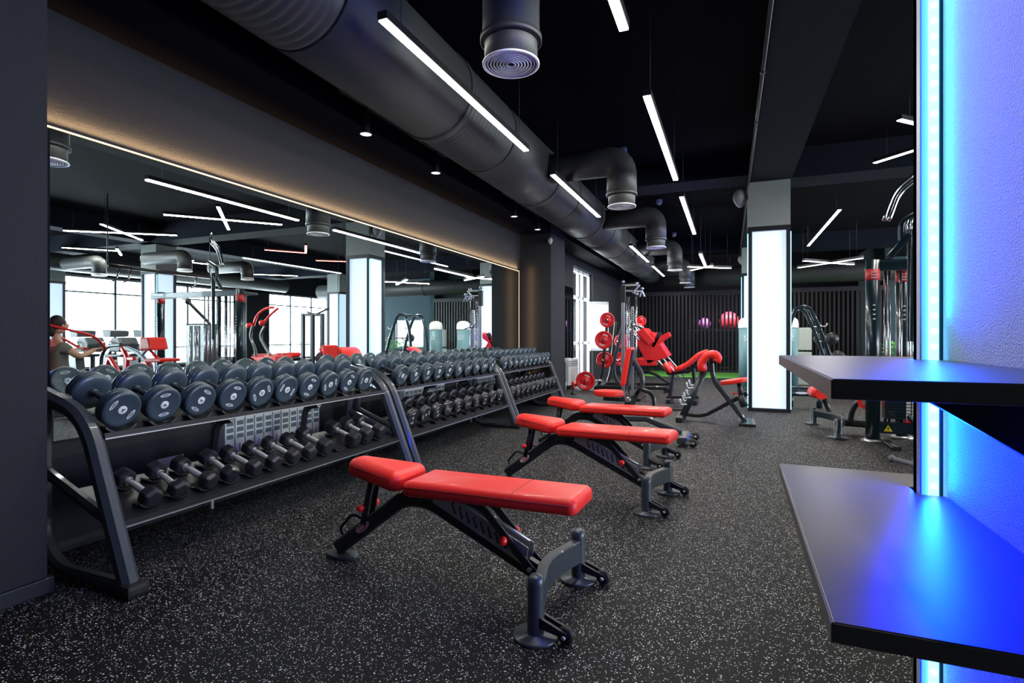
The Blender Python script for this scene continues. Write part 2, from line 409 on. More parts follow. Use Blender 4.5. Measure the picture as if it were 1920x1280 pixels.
column(7.05, 9.2, 'lit square column by the bikes seen only in the mirror')
column(11.5, 9.0, 'lit square column against the window wall seen in the mirror', top=2.7)
column(7.1, 16.2, 'far lit square column behind the cable tower seen in the mirror')
# near column, close to the camera on the right
t = thing('column', 'near column at the right edge, washed blue by its LED strip', 'column', (.77, 1.35, 0))
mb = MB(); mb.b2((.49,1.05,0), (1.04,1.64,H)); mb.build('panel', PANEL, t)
mb = MB(); mb.b2((.4375,1.635,0), (.5,1.66,H)); mb.b2((.4375,1.61,0), (.441,1.66,H)); ch = mb.build('led_channel', CHAN, t)
mb = MB(); mb.b2((.4905,1.628,0), (.4835,1.634,H)); mb.build('channel_edge', FRAME, t)
mb = MB(); mb.b2((.461,1.622,.01), (.4795,1.636,H)); ls = mb.build('led_strip', LED, t); ls['label'] = 'cyan-white LED strip'
mb = MB()
for i in range(96): mb.ball((.4703,1.6215,.2+i*.0385), .0045, seg=8)
mb.build('diode', LEDDOT, ls)
area('strip_and_wash_light', (.45, 1.60, .4), (R(-90), 0, 0), .035, .66, 5.5, (.0,.013,1))
area('strip_and_wash_light', (.45, 1.60, 2.5), (R(-90), 0, 0), .035, 2.6, 12, (.0,.013,1), 120)
area('strip_and_wash_light', (.46, 1.61, .92), (R(-90), 0, R(14)), .035, .28, 9, (.0,.013,1), 95)
area('strip_and_wash_light', (.47, 1.6, 2.55), (R(-90), 0, R(35)), .012, 2.7, 2.2, (.02,.5,.75))
area('strip_and_wash_light', (.43, 1.645, 2.2), (0, R(90), 0), 3.2, .03, 20, (.0,.02,1))  # added blue wash beyond the strip's own light, mostly for lens glow

# ------------------------------------------------------------------ wall shelves on the near column
for z, lab in ((.76, 'lower brown laminate shelf glowing blue beside the LED column'), (1.092, 'upper brown laminate shelf crossing the LED column at eye height')):
    t = thing('wall_shelf', lab, 'shelf', (.3, 1.3, z-.028))
    pl = [V(.131,.84,z-.028), V(.143,1.825,z-.028), V(.62,1.825,z-.028), V(.62,1.668,z-.028), V(.43,1.668,z-.028), V(.43,1.60,z-.028), V(.487,1.60,z-.028), V(.487,.84,z-.028)]
    mb = MB(); mb.prism(pl, (0,0,.028), bev=.0012); mb.build('board', SHELF, t)
    mb = MB(); mb.b2((.129,.838,z-.0275), (.487,.842,z-.0015)); mb.prism([V(.131,.838,z-.0275), V(.143,1.826,z-.0275), V(.143,1.826,z-.0015), V(.131,.838,z-.0015)], (-.003,0,0)); mb.build('edge_band', SHEDGE, t)
    mb = MB(); mb.prism([V(.487,1.2,z-.028), V(.3,1.2,z-.028), V(.31,1.2,z-.045), V(.487,1.2,z-.16)], (0,-.03,0)); mb.build('bracket', FRAME, t)

# ------------------------------------------------------------------ ceiling services
def xcyl(mb, a, b, r, seg=32): mb.cyl(a, b, r, seg)
DX, DZ, DR = -2.3, 3.17, .37
t = thing('spiral_duct', 'large black round ventilation duct running the length of the ceiling', 'duct', (DX,8,H))
y = -2.5
while y < 15:
    L = 1.5; fl = .95
    mb = MB(); mb.cyl((DX,y,DZ), (DX,y+L,DZ), DR, 40); mb.lathe([(DR,-.03),(DR+.012,-.03),(DR+.012,.03),(DR,.03)], (DX,y+L,DZ), (0,1,0), 40); mb.build('smooth_section', DUCT, t)
    mb = MB(); pr = []; n = 15
    for i in range(n*4+1): pr.append((DR-.018+(0,.012,.016,.012)[i%4], i*fl/(n*4)))
    mb.lathe(pr, (DX,y+L,DZ), (0,1,0), 48); o = mb.build('corrugated_section', DUCT, t)
    y += L+fl
mb = MB()
for yy in (0,3.5,7,10.5,14): mb.tube([(DX,yy,DZ+DR), (DX,yy,H)], .006, 6)
mb.build('hanger', FIX, t)
mb = MB(); mb.cyl((-1.88,17.3,2.95), (9,17.3,2.95), .28, 32)
for xx in (-1,1.5,4,6.5): mb.lathe([(.28,-.02),(.292,-.02),(.292,.02),(.28,.02)], (xx,17.3,2.95), (1,0,0), 32)
for xx in (0,4,8): mb.tube([(xx,17.3,3.2), (xx,17.3,H)], .006, 6)
tag(mb.build('cross_duct', DUCT), 'round duct crossing the room above the slatted partition', 'duct')
dy = [2.73, 6.0, 9.0, 12.25, 15.3, 16.75]; names = ['nearest', 'second', 'third', 'fourth', 'fifth', 'farthest']
BR = .165
for i, yy in enumerate(dy):
    t = thing('air_diffuser', '%s round ceiling air diffuser with ringed grille along the big duct' % names[i], 'air vent', (-1.12,yy,3.05), 0, 'round air diffusers')
    xx = -1.12; zb = 2.6 if i else 2.65
    mb = MB()
    if i == 0: mb.cyl((xx,yy,zb+.12), (xx,yy,H), .158, 32)
    pts = fil([(DX+.355,yy,3.12), (xx,yy,3.12), (xx,yy,zb+.12)], .19, 8)
    if i: mb.tube(pts, BR, 32, n=(0,1,0))
    mb.lathe([(.14,.11),(.14,.0),(.146,.0),(.146,.115)], (xx,yy,zb)); mb.lathe([(BR,0),(BR+.006,0),(BR+.006,.03),(BR,.03)], (xx,yy,zb+.12), (0,0,1), 32); mb.build('elbow_pipe', DUCT, t)
    mb = MB(); mb.lathe([(.148,.012),(.158,.006),(.158,-.002),(.143,-.004),(.141,.006)], (xx,yy,zb), (0,0,1), 40)
    for k in range(7):
        r = .13-k*.0175; mb.lathe([(r-.004,-.001),(r+.004,-.001),(r+.003,.012),(r-.003,.012),(r-.004,-.001)], (xx,yy,zb), (0,0,1), 32)
    mb.mi = 1; mb.lathe([(0,.03),(.14,.03)], (xx,yy,zb), (0,0,1), 32)
    mb.build('grille', [GRILL, FIX], t)
# branch seen high up only in the mirror
for i, (px, py, Y) in enumerate(((185,515,8.8),(345,520,9.0),(463,530,11.0))):
    p = atm(px, py, Y); p.z = 2.72
    t = thing('air_diffuser', 'curved elbow air outlet by the windows, %s in the mirror' % ('leftmost','middle','rightmost')[i], 'air vent', (p.x,p.y,3.1), 0, 'elbow outlets by the windows')
    mb = MB(); mb.tube(fil([(p.x+1.4,p.y,3.1),(p.x,p.y,3.1),(p.x,p.y,2.78)], .2, 8), .16, 28, n=(0,1,0)); mb.build('elbow_pipe', DUCT, t)
    mb = MB(); mb.lathe([(.15,.07),(.17,.01),(.16,0),(0,.01)], (p.x,p.y,2.72)); mb.build('grille', GRILL, t)
mb = MB(); mb.cyl((10.6,-2,3.2),(10.6,17,3.2),.24,28); tag(mb.build('window_duct', DUCT), 'long round duct above the windows seen in the mirror', 'duct')

PL = 0
def pendant(segs, label, z=2.89, red=False, power=None, group='linear pendant lamps'):
    c = sum((a+b for a, b in segs), V(0,0,0))/(2*len(segs))
    t = thing('pendant_lamp', label, 'lamp', c, 0, group)
    hb, db, cabs = MB(), MB(), []
    for a, b in segs:
        d = (b-a); L = d.length; d.normalize(); n = V(-d.y,d.x,0)
        def bx(m, w, z0, z1, e=0): m.prism([a-d*e-n*w/2+Z_*z0, b+d*e-n*w/2+Z_*z0, b+d*e+n*w/2+Z_*z0, a-d*e+n*w/2+Z_*z0], (0,0,z1-z0))
        bx(hb, .062, .004, .05, .004); bx(db, .05, -.004, .0045)
        for e in (.08, .92): cabs.append((a+d*L*e+Z_*.05, V(*(a+d*L*e).xy, H)))
        ob = area('lamp_light', tuple((a+b)/2+Z_*-.012), (0,0,math.atan2(d.y,d.x)), L, .045, (power or 9)*L*(.35 if red else 1), (1,.15,.1) if red else (1,.97,.9))
        ob.parent = t; ob.location = (a+b)/2-c+Z_*-.012
    hb.build('housing', FIX, t); db.build('diffuser', TUBER if red else TUBE, t); 
    for p, q in cabs: wb = MB(); wb.tube([p, q], .0022, 5); wb.build('cable', FIX, t)
pendant([(V(-1.77,2.45,2.89), V(-1.77,4.69,2.89))], 'long white linear lamp nearest the camera beside the big duct')
pendant([(V(-1.77,5.5,2.89), V(-1.77,7.7,2.89))], 'white linear lamp beside the duct, second along, left of the second air diffuser')
pendant([(V(-1.77,10.4,2.89), V(-1.77,12.8,2.89))], 'third white linear lamp along the big duct')
pendant([(V(-1.77,13.6,2.89), V(-1.77,16.0,2.89))], 'farthest white linear lamp along the big duct')
pendant([(V(-.557,1.2,2.89), V(-.557,3.05,2.89))], 'white linear lamp cut off by the top edge of the photo')
pendant([(V(-.557,3.95,2.89), V(-.557,6.2,2.89))], 'bright white linear lamp hanging in the middle of the ceiling')
pendant([(V(-.557,6.98,2.89), V(-.557,9.6,2.89))], 'short-looking white linear lamp beyond the middle one')
z_ = 2.65
pendant([(atz(1313,476,z_), atz(1323,500,z_)), (atz(1290,500,z_), atz(1370,503,z_)), (atz(1296,507,z_), atz(1335,498,z_))], 'three crossed white lamps like a star near the far duct', z_)
pendant([(atz(1497,502,z_), atz(1617,484,z_)), (atz(1507,489,z_), atz(1600,496,z_))], 'two crossed white lamps right of the near lit column', z_)
pendant([(V(1.8,15.0,3.38), V(1.8,10.9,3.38))], 'slanting white lamp right of the lit column')
for segs, lab in (
  ([(305,402,527,421),(407,388,427,430)], 'large crossed white lamps with tips showing left of the LED column, whole in the mirror'),
  ([(188,420,265,450),(118,432,330,441)], 'crossed pair of white lamps at the upper left of the mirror'),
  ([(115,464,218,470),(218,466,226,478)], 'white lamp bent like a hook low at the left of the mirror'),
  ([(338,487,361,488),(361,488,353,495)], 'small bent white lamp beside the mirrored column'),
  ([(360,492,468,503),(468,503,452,513),(452,513,557,517)], 'zigzag white lamp in the mirror'),
  ([(455,483,638,512)], 'long straight white lamp in the middle of the mirror')):
    pendant([(atmz(a,b,3.38), atmz(c,d,3.38)) for a, b, c, d in segs], lab)
pendant([(atmz(495,468,3.38), atmz(572,474,3.38)), (atmz(572,474,3.38), atmz(572,460,3.38))], 'thin red angled lamp in the mirror', red=True, group='red linear lamps')
pendant([(atmz(591,488,3.38), atmz(650,490,3.38))], 'thin straight red lamp beside the mirrored column', red=True, group='red linear lamps')
# spot track on the bulkhead
mb = MB()
def track(y0, y1, spots, lab, labs):
    t = thing('lamp_track', lab, 'track', (-2.72,(y0+y1)/2,3.02))
    mb = MB(); mb.b2((-2.745,y0,3.0), (-2.71,y1,3.035)); mb.mi = 1
    for x in (-2.738,-2.72): mb.b2((x,y0,2.9985), (x+.006,y1,3.0))
    for yy in (y0+.1, y1-.1): mb.mi = 0; mb.b2((-2.78,yy-.02,3.005), (-2.745,yy+.02,3.03))
    mb.build('rail', [FIX, STEEL], t)
    for yy, lb in zip(spots, labs):
        s = thing('spot_lamp', lb, 'spotlight', (-2.7275,yy,2.9985), 0, 'track spotlights')
        mb = MB(); mb.cyl((-2.7275,yy,2.9985), (-2.7275,yy,2.93), .014, 12); mb.lathe([(0,.0),(.028,.0),(.03,-.02),(.032,-.13),(.05,-.15),(.052,-.158),(.045,-.158)], (-2.7275,yy,2.94)); mb.build('body', FIX, s)
        mb = MB(); mb.lathe([(0,-.154),(.045,-.155)], (-2.7275,yy,2.94)); mb.build('lens', mat('spot_lens', (.8,.85,.85), .3, emit=(.9,.95,1), es=1.2), s)
def ty(px): u = (px-960)/1000; return 2.7275*(K+S*u)/(S-K*u)
track(ty(633), ty(836), [ty(686), ty(817)], 'black spotlight track above the near part of the mirror', ['left hanging spotlight above the long mirror', 'second hanging spotlight above the long mirror'])
track(ty(940), ty(1012), [ty(964), ty(1008)], 'short spotlight track near the grey pier', ['third hanging spotlight along the mirror', 'farthest hanging spotlight just left of the grey pier'])
# detectors and speakers
for i, (px, py, z) in enumerate(((1168,284,3.9),(1236,379,3.9),(1264,440,3.9))):
    p = atz(px, py, z); mb = MB(); mb.lathe([(0,-.055),(.035,-.05),(.045,-.03),(.06,-.012),(.062,.05)], (p.x,p.y,z)); mb.mi = 1; mb.ball((p.x,p.y,z-.055), .008)
    tag(mb.build('smoke_detector', [mat('blue_white_plastic', (.35,.4,.6), .5), WHITE]), '%s round smoke detector on the black ceiling' % ('nearest','middle','farthest')[i], 'smoke detector', 'smoke detectors')
for px, py, Y, r, lab in ((1388,372,9.1,.13,'pale loudspeaker on the left side of the lit column top'),(1390,487,15.7,.11,'small loudspeaker on the farther lit column'),(1010,431+22,8.38,.05,'tiny white motion sensor at the top of the grey pier')):
    p = at(px, py, Y); t = thing('loudspeaker' if r > .06 else 'motion_sensor', lab, 'speaker' if r > .06 else 'sensor', p)
    if r < .06: p.x = P2X+.0
    mb = MB(); q = bmesh.new(); bmesh.ops.create_uvsphere(q, u_segments=18, v_segments=12, radius=r)
    for v in q.verts: k = 1-.35*max(0, -v.co.z/r); v.co = V(v.co.x*.85*k, v.co.y*.7*k, v.co.z*1.15)+p
    mb.merge(q, True); mb.build('housing', mat('light_grey_plastic', (.4,.42,.44), .5), t)
    mb = MB(); mb.b2(p+V(0,-.02,-.02), V(p.x+r*1.9 if r > .06 else P2X-.01,p.y+.02,p.z+.02)); mb.build('bracket', FRAME, t)

# ------------------------------------------------------------------ partition, turf, balls
t = thing('slat_partition', 'dark vertical-slat partition closing off the far end of the gym', 'partition', (.5,18.1,0))
mb = MB(); x = -3.28
while x < 4.08: mb.b2((x,18.06,.06), (x+.055,18.14,2.47)); x += .115
mb.build('slats', SLAT, t)
mb = MB(); mb.b2((-3.28,18.04,2.47), (4.1,18.16,2.6)); mb.b2((-3.28,18.04,0), (4.1,18.16,.06)); mb.build('rail', FRAME, t)
mb = MB(); mb.b2((-2.4,15.7,0), (4.05,17.95,.012)); tag(mb.build('turf_strip', TURF), 'bright green artificial turf strip in front of the slats', 'turf', kind='stuff')
for (px, py, r, m, lab) in ((1367,600,.3,BALLR,'brightly lit pink-red exercise ball behind the slats'),(1321,604,.2,BALLP,'small purple exercise ball behind the slats')):
    p = at(px, py, 19.2); p.z = at(1290,617,19.2).z-.02+r; t = thing('exercise_ball', lab, 'ball', (p.x,p.y,p.z-r), 0); mb = MB(); mb.ball(p, r, seg=28); mb.build('shell', m, t)
    mb = MB(); mb.lathe([(0,-.01),(.015,-.01),(.015,.01)], p-V(0,r,0), (0,1,0), 10); mb.build('valve', WHITE, t)
mb = MB(); a = at(1290,617,19.2); mb.b2((a.x,18.9,a.z-.05), (a.x+2.2,19.5,a.z-.02))
for xx in (a.x+.03, a.x+2.15): mb.b2((xx,18.9,0), (xx+.05,18.95,a.z-.05)); mb.b2((xx,19.45,0), (xx+.05,19.5,a.z-.05))
tag(mb.build('ball_rack', FRAME), 'dark rack holding exercise balls behind the slats', 'rack')
area('ball_fill_light', (.2,18.5,2.5), (R(60),0,0), 3, .4, 110, (1,.9,.85))  # added fill to brighten the balls, no lamp built there

# ------------------------------------------------------------------ radiators, sockets
def radiator(y0, y1, z0, z1, label, x=-M_+.06):
    t = thing('radiator', label, 'radiator', (x,(y0+y1)/2,z0)); n = max(4, round((y1-y0)/.082)); w_ = (y1-y0)/n; s0 = None
    for i in range(n):
        yy = y0+w_*i
        if s0 is None:
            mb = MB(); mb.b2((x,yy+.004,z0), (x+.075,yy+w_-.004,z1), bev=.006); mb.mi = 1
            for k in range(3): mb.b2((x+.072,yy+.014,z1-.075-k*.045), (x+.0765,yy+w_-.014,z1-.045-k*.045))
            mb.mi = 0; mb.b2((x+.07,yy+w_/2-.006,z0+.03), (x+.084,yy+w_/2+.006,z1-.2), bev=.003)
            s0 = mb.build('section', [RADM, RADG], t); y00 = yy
        else:
            c = s0.copy(); C.objects.link(c); c.location = s0.location+V(0,yy-y00,0)
    mb = MB(); mb.cyl((x+.03,y0-.06,z0+.06), (x+.03,y1+.03,z0+.06), .013, 10); mb.cyl((x+.03,y0-.06,z0+.06), (x+.03,y0-.06,0), .01, 8); mb.build('pipe', RADM, t)
radiator(2.6, 3.5, .11, .61, 'pale ribbed radiator behind the nearest dumbbell rack')
radiator(4.75, 5.6, .11, .61, 'pale ribbed radiator behind the middle dumbbell rack')
radiator(6.45, 7.3, .11, .61, 'pale ribbed radiator behind the farthest dumbbell rack')
radiator(10.9, 11.68, .1, .66, 'pale radiator on the floor beside the tall window', -M_+.06)
p = atx(319,868,-M_); t = thing('wall_socket', 'double grey wall socket low on the wall behind the hex dumbbells', 'socket', p, 0)
mb = MB(); mb.b2((p.x,p.y-.085,p.z-.042), (p.x+.01,p.y+.085,p.z+.042), bev=.003); mb.build('plate', mat('socket_plastic', (.45,.47,.46), .4), t)
for s in (-1,1):
    mb = MB(); mb.lathe([(.03,.0),(.032,.004),(.027,.006),(.024,-.004),(0,-.004)], p+V(.01,s*.04,0), (1,0,0), 20); mb.mi = 1; mb.ball(p+V(.008,s*.04-.009,0), .004, seg=8); mb.ball(p+V(.008,s*.04+.009,0), .004, seg=8); mb.build('outlet', [mat('socket_plastic', (0,0,0)), FIX], t)

# ------------------------------------------------------------------ dumbbells
TILT = math.atan2(.125, .37)
def lens_mb(r0, x, wl=.026, hl=.0085):
    out = []
    return out
def decal(mb, x, ang, rr, wl, hl, sgn):
    n = 14; c = V(0, math.cos(ang)*rr, math.sin(ang)*rr); tv = V(0,-math.sin(ang),math.cos(ang)); rv = V(0,math.cos(ang),math.sin(ang))
    pts = [c+tv*wl*math.cos(2*math.pi*k/n)+rv*hl*math.sin(2*math.pi*k/n)*abs(math.sin(2*math.pi*k/n))**.3 for k in range(n)]
    ring = [(p, c+(p-c)*.72) for p in pts]
    for k in range(n):
        a, b = ring[k], ring[(k+1)%n]
        f = mb.hull([V(x,a[0].y,a[0].z), V(x,b[0].y,b[0].z), V(x,b[1].y,b[1].z), V(x,a[1].y,a[1].z)], [(0,1,2,3)])
    for q in (-.45,-.15,.15,.45):
        m = c+tv*wl*q; mb.hull([V(x,*(m-tv*.0022-rv*.003).yz), V(x,*(m+tv*.0022-rv*.003).yz), V(x,*(m+tv*.0022+rv*.003).yz), V(x,*(m-tv*.0022+rv*.003).yz)], [(0,1,2,3)])
def make_round(name='round_dumbbell', r=.085, L=.31, hw=.068, num='4', badge=.021, style=0):
    t = thing(name, '', 'dumbbell'); 
    for s in (1,-1):
        x0 = s*(L/2-hw); mb = MB()
        pr = [(0,0),(.03,0),(.04,-.002),(r-.02,-.002),(r-.006,.004),(r,.012),(r,.024),(r-.0035,.027),(r-.0035,.030),(r,.033),(r,hw-.026),(r-.003,hw-.02),(r-.003,hw-.018),(r,hw-.014),(r-.004,hw-.004),(r-.014,hw),(r-.024,hw-.003),(badge+.004,hw-.003),(0,hw-.003)]
        mb.lathe(pr, (x0,0,0), (s,0,0), 36); h = mb.build('head', RUB if style == 0 else RUBH, t, world=False)
        xf = s*(L/2-.003)
        mb = MB(); mb.lathe([(badge,0),(badge,.0016),(badge-.002,.002),(0,.002)], (xf,0,0), (s,0,0), 24)
        b = mb.build('badge', WHITE, h, world=False); b['label'] = 'white round number badge'
        text_mesh('number', num, badge*1.5, FIX, b, (xf+s*.0024,0,0), (R(90),0,R(90) if s > 0 else R(-90)))
        mb = MB()
        for a in (.3, .3+math.pi): decal(mb, xf+s*.0008, a, r*.58, r*.3, r*.105, s)
        mb.build('emblem', WHITE, h, world=False)
    mb = MB(); mb.lathe([(.013,-L/2+hw-.004),(.013,-.05),(.016,-.02),(.0165,0),(.016,.02),(.013,.05),(.013,L/2-hw+.004)], (0,0,0), (1,0,0), 16); mb.mi = 0
    mb.lathe([(.02,-L/2+hw-.002),(.02,-L/2+hw+.012),(.014,-L/2+hw+.014)], (0,0,0), (1,0,0), 16); mb.lathe([(.014,L/2-hw-.014),(.02,L/2-hw-.012),(.02,L/2-hw+.002)], (0,0,0), (1,0,0), 16)
    mb.build('handle', GRAPH if style == 0 else FIX, t, world=False)
    return t
def make_hex(name='hex_dumbbell', r=.06, L=.27, hw=.085):
    t = thing(name, '', 'dumbbell')
    for s in (1,-1):
        q = bmesh.new(); rings = []
        for x, rr in ((L/2-hw,r*.86),(L/2-hw+.012,r),(L/2-.014,r),(L/2,r*.8)):
            rings.append([q.verts.new(V(s*x, rr*math.cos(R(60*k+30)), rr*math.sin(R(60*k+30)))) for k in range(6)])
        for A, B in zip(rings, rings[1:]):
            for k in range(6): q.faces.new((A[k], A[(k+1)%6], B[(k+1)%6], B[k]))
        q.faces.new(rings[0][::-1]); q.faces.new(rings[-1]); bmesh.ops.recalc_face_normals(q, faces=q.faces)
        bmesh.ops.bevel(q, geom=q.edges[:], offset=.003, segments=2, affect='EDGES'); mb = MB(); mb.merge(q); mb.build('head', RUBH, t, world=False)
    mb = MB(); mb.lathe([(.012,-L/2+hw-.004),(.013,-.05),(.0165,-.03),(.017,0),(.0165,.03),(.013,.05),(.012,L/2-hw+.004)], (0,0,0), (1,0,0), 18)
    for s in (-1,1): mb.lathe([(.019,-.006),(.021,0),(.019,.006)], (s*(L/2-hw-.006),0,0), (1,0,0), 18)
    mb.build('handle', HANDLE, t, world=False); return t
def reg(root):
    for o in [root]+[x for x in C.objects if x.parent == root]: KIDS[o.name] = [x for x in C.objects if x.parent == o]
    for ch in KIDS[root.name]:
        for g_ in KIDS.get(ch.name, []): KIDS[g_.name] = [x for x in C.objects if x.parent == g_]
def dup(src):
    c = src.copy(); C.objects.link(c)
    for ch in KIDS[src.name]:
        a = ch.copy(); C.objects.link(a); a.parent = c
        for g_ in KIDS.get(ch.name, []):
            b = g_.copy(); C.objects.link(b); b.parent = a
            for h_ in KIDS.get(g_.name, []):
                e = h_.copy(); C.objects.link(e); e.parent = b
    return c

# racks: profile in the X-Z plane, a = distance in front of the wall plane x = 0
def rack(y0, y1, label, lower='hex'):
    t = thing('dumbbell_rack', label, 'rack', (-2.8,(y0+y1)/2,0), 0, 'two-tier dumbbell racks'); inner = None
    for k, y in enumerate((y0, y1)):
        ef = MB(); yy = y
        pts = fil([(-3.12,yy,.86), (-2.83,yy,.775), (-2.71,yy,.70), (-2.475,yy,.05)], .1, 6)
        pts = fil([(-3.12,yy,.865), (-2.775,yy,.775), (-2.475,yy,.04)], .16, 8)
        ef.bar(pts, .075, .075, (0,1,0), .28)
        ef.bar(fil([(-3.1,yy,.83),(-3.12,yy,.16),(-2.98,yy,.035),(-2.5,yy,.035)], .16, 8), .06, .05, (0,1,0), .3)
        ef.bar([(-3.1,yy,.49),(-2.64,yy,.32)], .05, .05, (0,1,0), .3)
        o = ef.build('end_frame', GRAPH, t)
        mb = MB(); mb.box((-2.46,yy,.03), (.11,.1,.06), bev=.02); mb.build('rubber_foot', RUBF, o)
        mb = MB(); n = 20; c = V(-2.95,yy,.8235+.0375); tx = V(.3,0,-.078).normalized()
        dq = [c+tx*.05*math.cos(2*math.pi*i/n)+V(0,.02*math.sin(2*math.pi*i/n),0)+V(.001,0,.0045) for i in range(n)]
        di = [c+tx*.044*math.cos(2*math.pi*i/n)+V(0,.015*math.sin(2*math.pi*i/n),0)+V(.001,0,.0045) for i in range(n)]
        for i in range(n): mb.hull([dq[i],dq[(i+1)%n],di[(i+1)%n],di[i]], [(0,1,2,3)])
        for i in range(-3,4): q = c+tx*.01*i+V(.001,0,.0046); mb.hull([q-tx*.003-Y_*.008, q+tx*.003-Y_*.008, q+tx*.003+Y_*.008, q-tx*.003+Y_*.008], [(0,1,2,3)])
        mb.build('emblem', GALV, o)
    a, b = y0+.035, y1-.035
    mb = MB()       # top tray: two angle rails plus back web, sloping
    tl = lambda x, z: V(x,a,z)
    mb.prism([tl(-3.10,.795), tl(-2.715,.668), tl(-2.705,.668), tl(-2.705,.695), tl(-2.715,.695), tl(-2.72,.68), tl(-3.10,.805)], (0,b-a,0)); o = mb.build('top_tray', BLK, t)
    mb = MB(); mb.b2((-2.708,a,.666), (-2.7,b,.672)); mb.build('front_lip', STEEL, o)
    mb = MB(); mb.prism([tl(-2.92,.402), tl(-2.575,.275), tl(-2.56,.275), tl(-2.56,.305), tl(-2.57,.305), tl(-2.58,.287), tl(-2.92,.412)], (0,b-a,0)); o = mb.build('bottom_tray', BLK, t)
    mb = MB(); mb.b2((-2.563,a,.273), (-2.555,b,.279)); mb.build('front_lip', STEEL, o)
    for f in (.33, .66):
        ym = a+(b-a)*f
        mb = MB(); mb.bar(fil([(-2.74,ym,.66),(-2.86,ym,.64),(-2.9,ym,.4),(-3.0,ym,.42)], .08, 5), .045, .05, (0,1,0), .4); mb.build('middle_post', BLK, t)
    for f in (.12, .37, .62, .87):
        ym = a+(b-a)*f; mb = MB(); mb.cyl((-2.61,ym,.255), (-2.61,ym,.285), .011, 10); mb.build('level_bolt', STEEL, t)
    return t
def saddles(t, ys, front, rear, z, sl, r):
    s0 = None
    for y in ys:
        for xx in (front, rear):
            zz = z-(xx-front)*sl
            if s0 is None:
                mb = MB(); n = 10; outer = []; inn = []
                for k in range(n+1):
                    q = R(-90-50+100*k/n); outer.append(V(-.03,(r+.012)*math.cos(q),(r+.012)*math.sin(q)+r)); inn.append(V(-.03,(r+.003)*math.cos(q),(r+.003)*math.sin(q)+r))
                for k in range(n): mb.prism([outer[k],outer[k+1],inn[k+1],inn[k]], (.06,0,0))
                s0 = mb.build('saddle', FIX, t, world=False); o = s0
            else: o = s0.copy(); C.objects.link(o); o.parent = t
            o.location = V(xx,y,zz)-t.location
ords = ['first','second','third','fourth','fifth','sixth','seventh','eighth','ninth','tenth','eleventh','twelfth','thirteenth','fourteenth']
DOCK = [make_round(num=n, r=.093) for n in ('4','9','6','0')]
DLOW = make_round('round_dumbbell', .08, .27, .062, '8', .012, 1)
DHEX = make_hex('hex_dumbbell', .06, .29, .085); DHEXS = make_hex('hex_dumbbell', .05, .28, .07)
for p in DOCK+[DLOW, DHEX, DHEXS]: reg(p)
used = set()
def place(src, x, y, z, rx, ry, label, group, rz=0):
    o = src if src.name not in used else dup(src); used.add(src.name)
    o.location = (x,y,z); o.rotation_mode = 'XYZ'
    o.rotation_euler = (Matrix.Rotation(rz,3,'Z') @ Matrix.Rotation(ry,3,'Y') @ Matrix.Rotation(rx,3,'X')).to_euler('XYZ')
    o['label'] = label; o['group'] = group
R1, R2, R3 = (1.555,3.81), (3.925,6.19), (6.31,8.36)
rk = [('nearest',)+R1, ('middle',)+R2, ('farthest',)+R3]
for ri, (nm, y0, y1) in enumerate(rk):
    t = rack(y0, y1, '%s graphite two-tier dumbbell rack along the mirror wall' % nm)
    n = 10; sp = .208 if ri == 0 else (y1-y0-.3)/(n-1); ys = [y0+.12+.005+sp*i+(.0) for i in range(n)]
    if ri: ys = [y0+.15+sp*i for i in range(n)]
    # top tier
    sl = .127/.385
    for i, y in enumerate(ys):
        xc = -2.868; zc = .695+.097+.049
        place(DOCK[(0,0,2,0,3,3,0,3,1,2,0)[i] if ri == 0 else (i*7+ri) % 4], xc, y, zc, random.uniform(-2.5,2.5), TILT, 'round rubber dumbbell on the top tier of the %s rack, %s from its left end' % (nm, ords[i]), 'dumbbells on the top tier of the %s rack' % nm)
    saddles(t, ys, -2.76, -2.975, .692, sl, .085)
    # lower tier
    if ri == 0:
        m = 13; yl = [y0+.2+(y1-y0-.42)/(m-1)*i for i in range(m)]; sk = {9}
        for i, y in enumerate(yl):
            if i in sk: continue
            k = .88 if i < 8 else 1.06
            place(DHEXS if i < 8 else DHEX, -2.735, y, .335+(.064 if i < 8 else .076)+.01*random.random(), R(random.choice((0,60,30,8,-6))), R(20), 'hex dumbbell with chrome handle on the bottom tier, %s from the left' % ords[len([j for j in range(i+1) if j not in sk])-1], 'hex dumbbells on the bottom tier', rz=R(random.uniform(-6,6)))
        saddles(t, yl, -2.66, -2.84, .322, .37, .058)
    else:
        m = 10; yl = [y0+.15+(y1-y0-.3)/(m-1)*i for i in range(m)]
        for i, y in enumerate(yl):
            place(DLOW, -2.74, y, .33+.082+.05, random.uniform(-2,2), R(20), 'black round dumbbell on the bottom tier of the %s rack, %s from its left end' % (nm, ords[i]), 'dumbbells on the bottom tier of the %s rack' % nm)
        saddles(t, yl, -2.65, -2.83, .318, .37, .07)

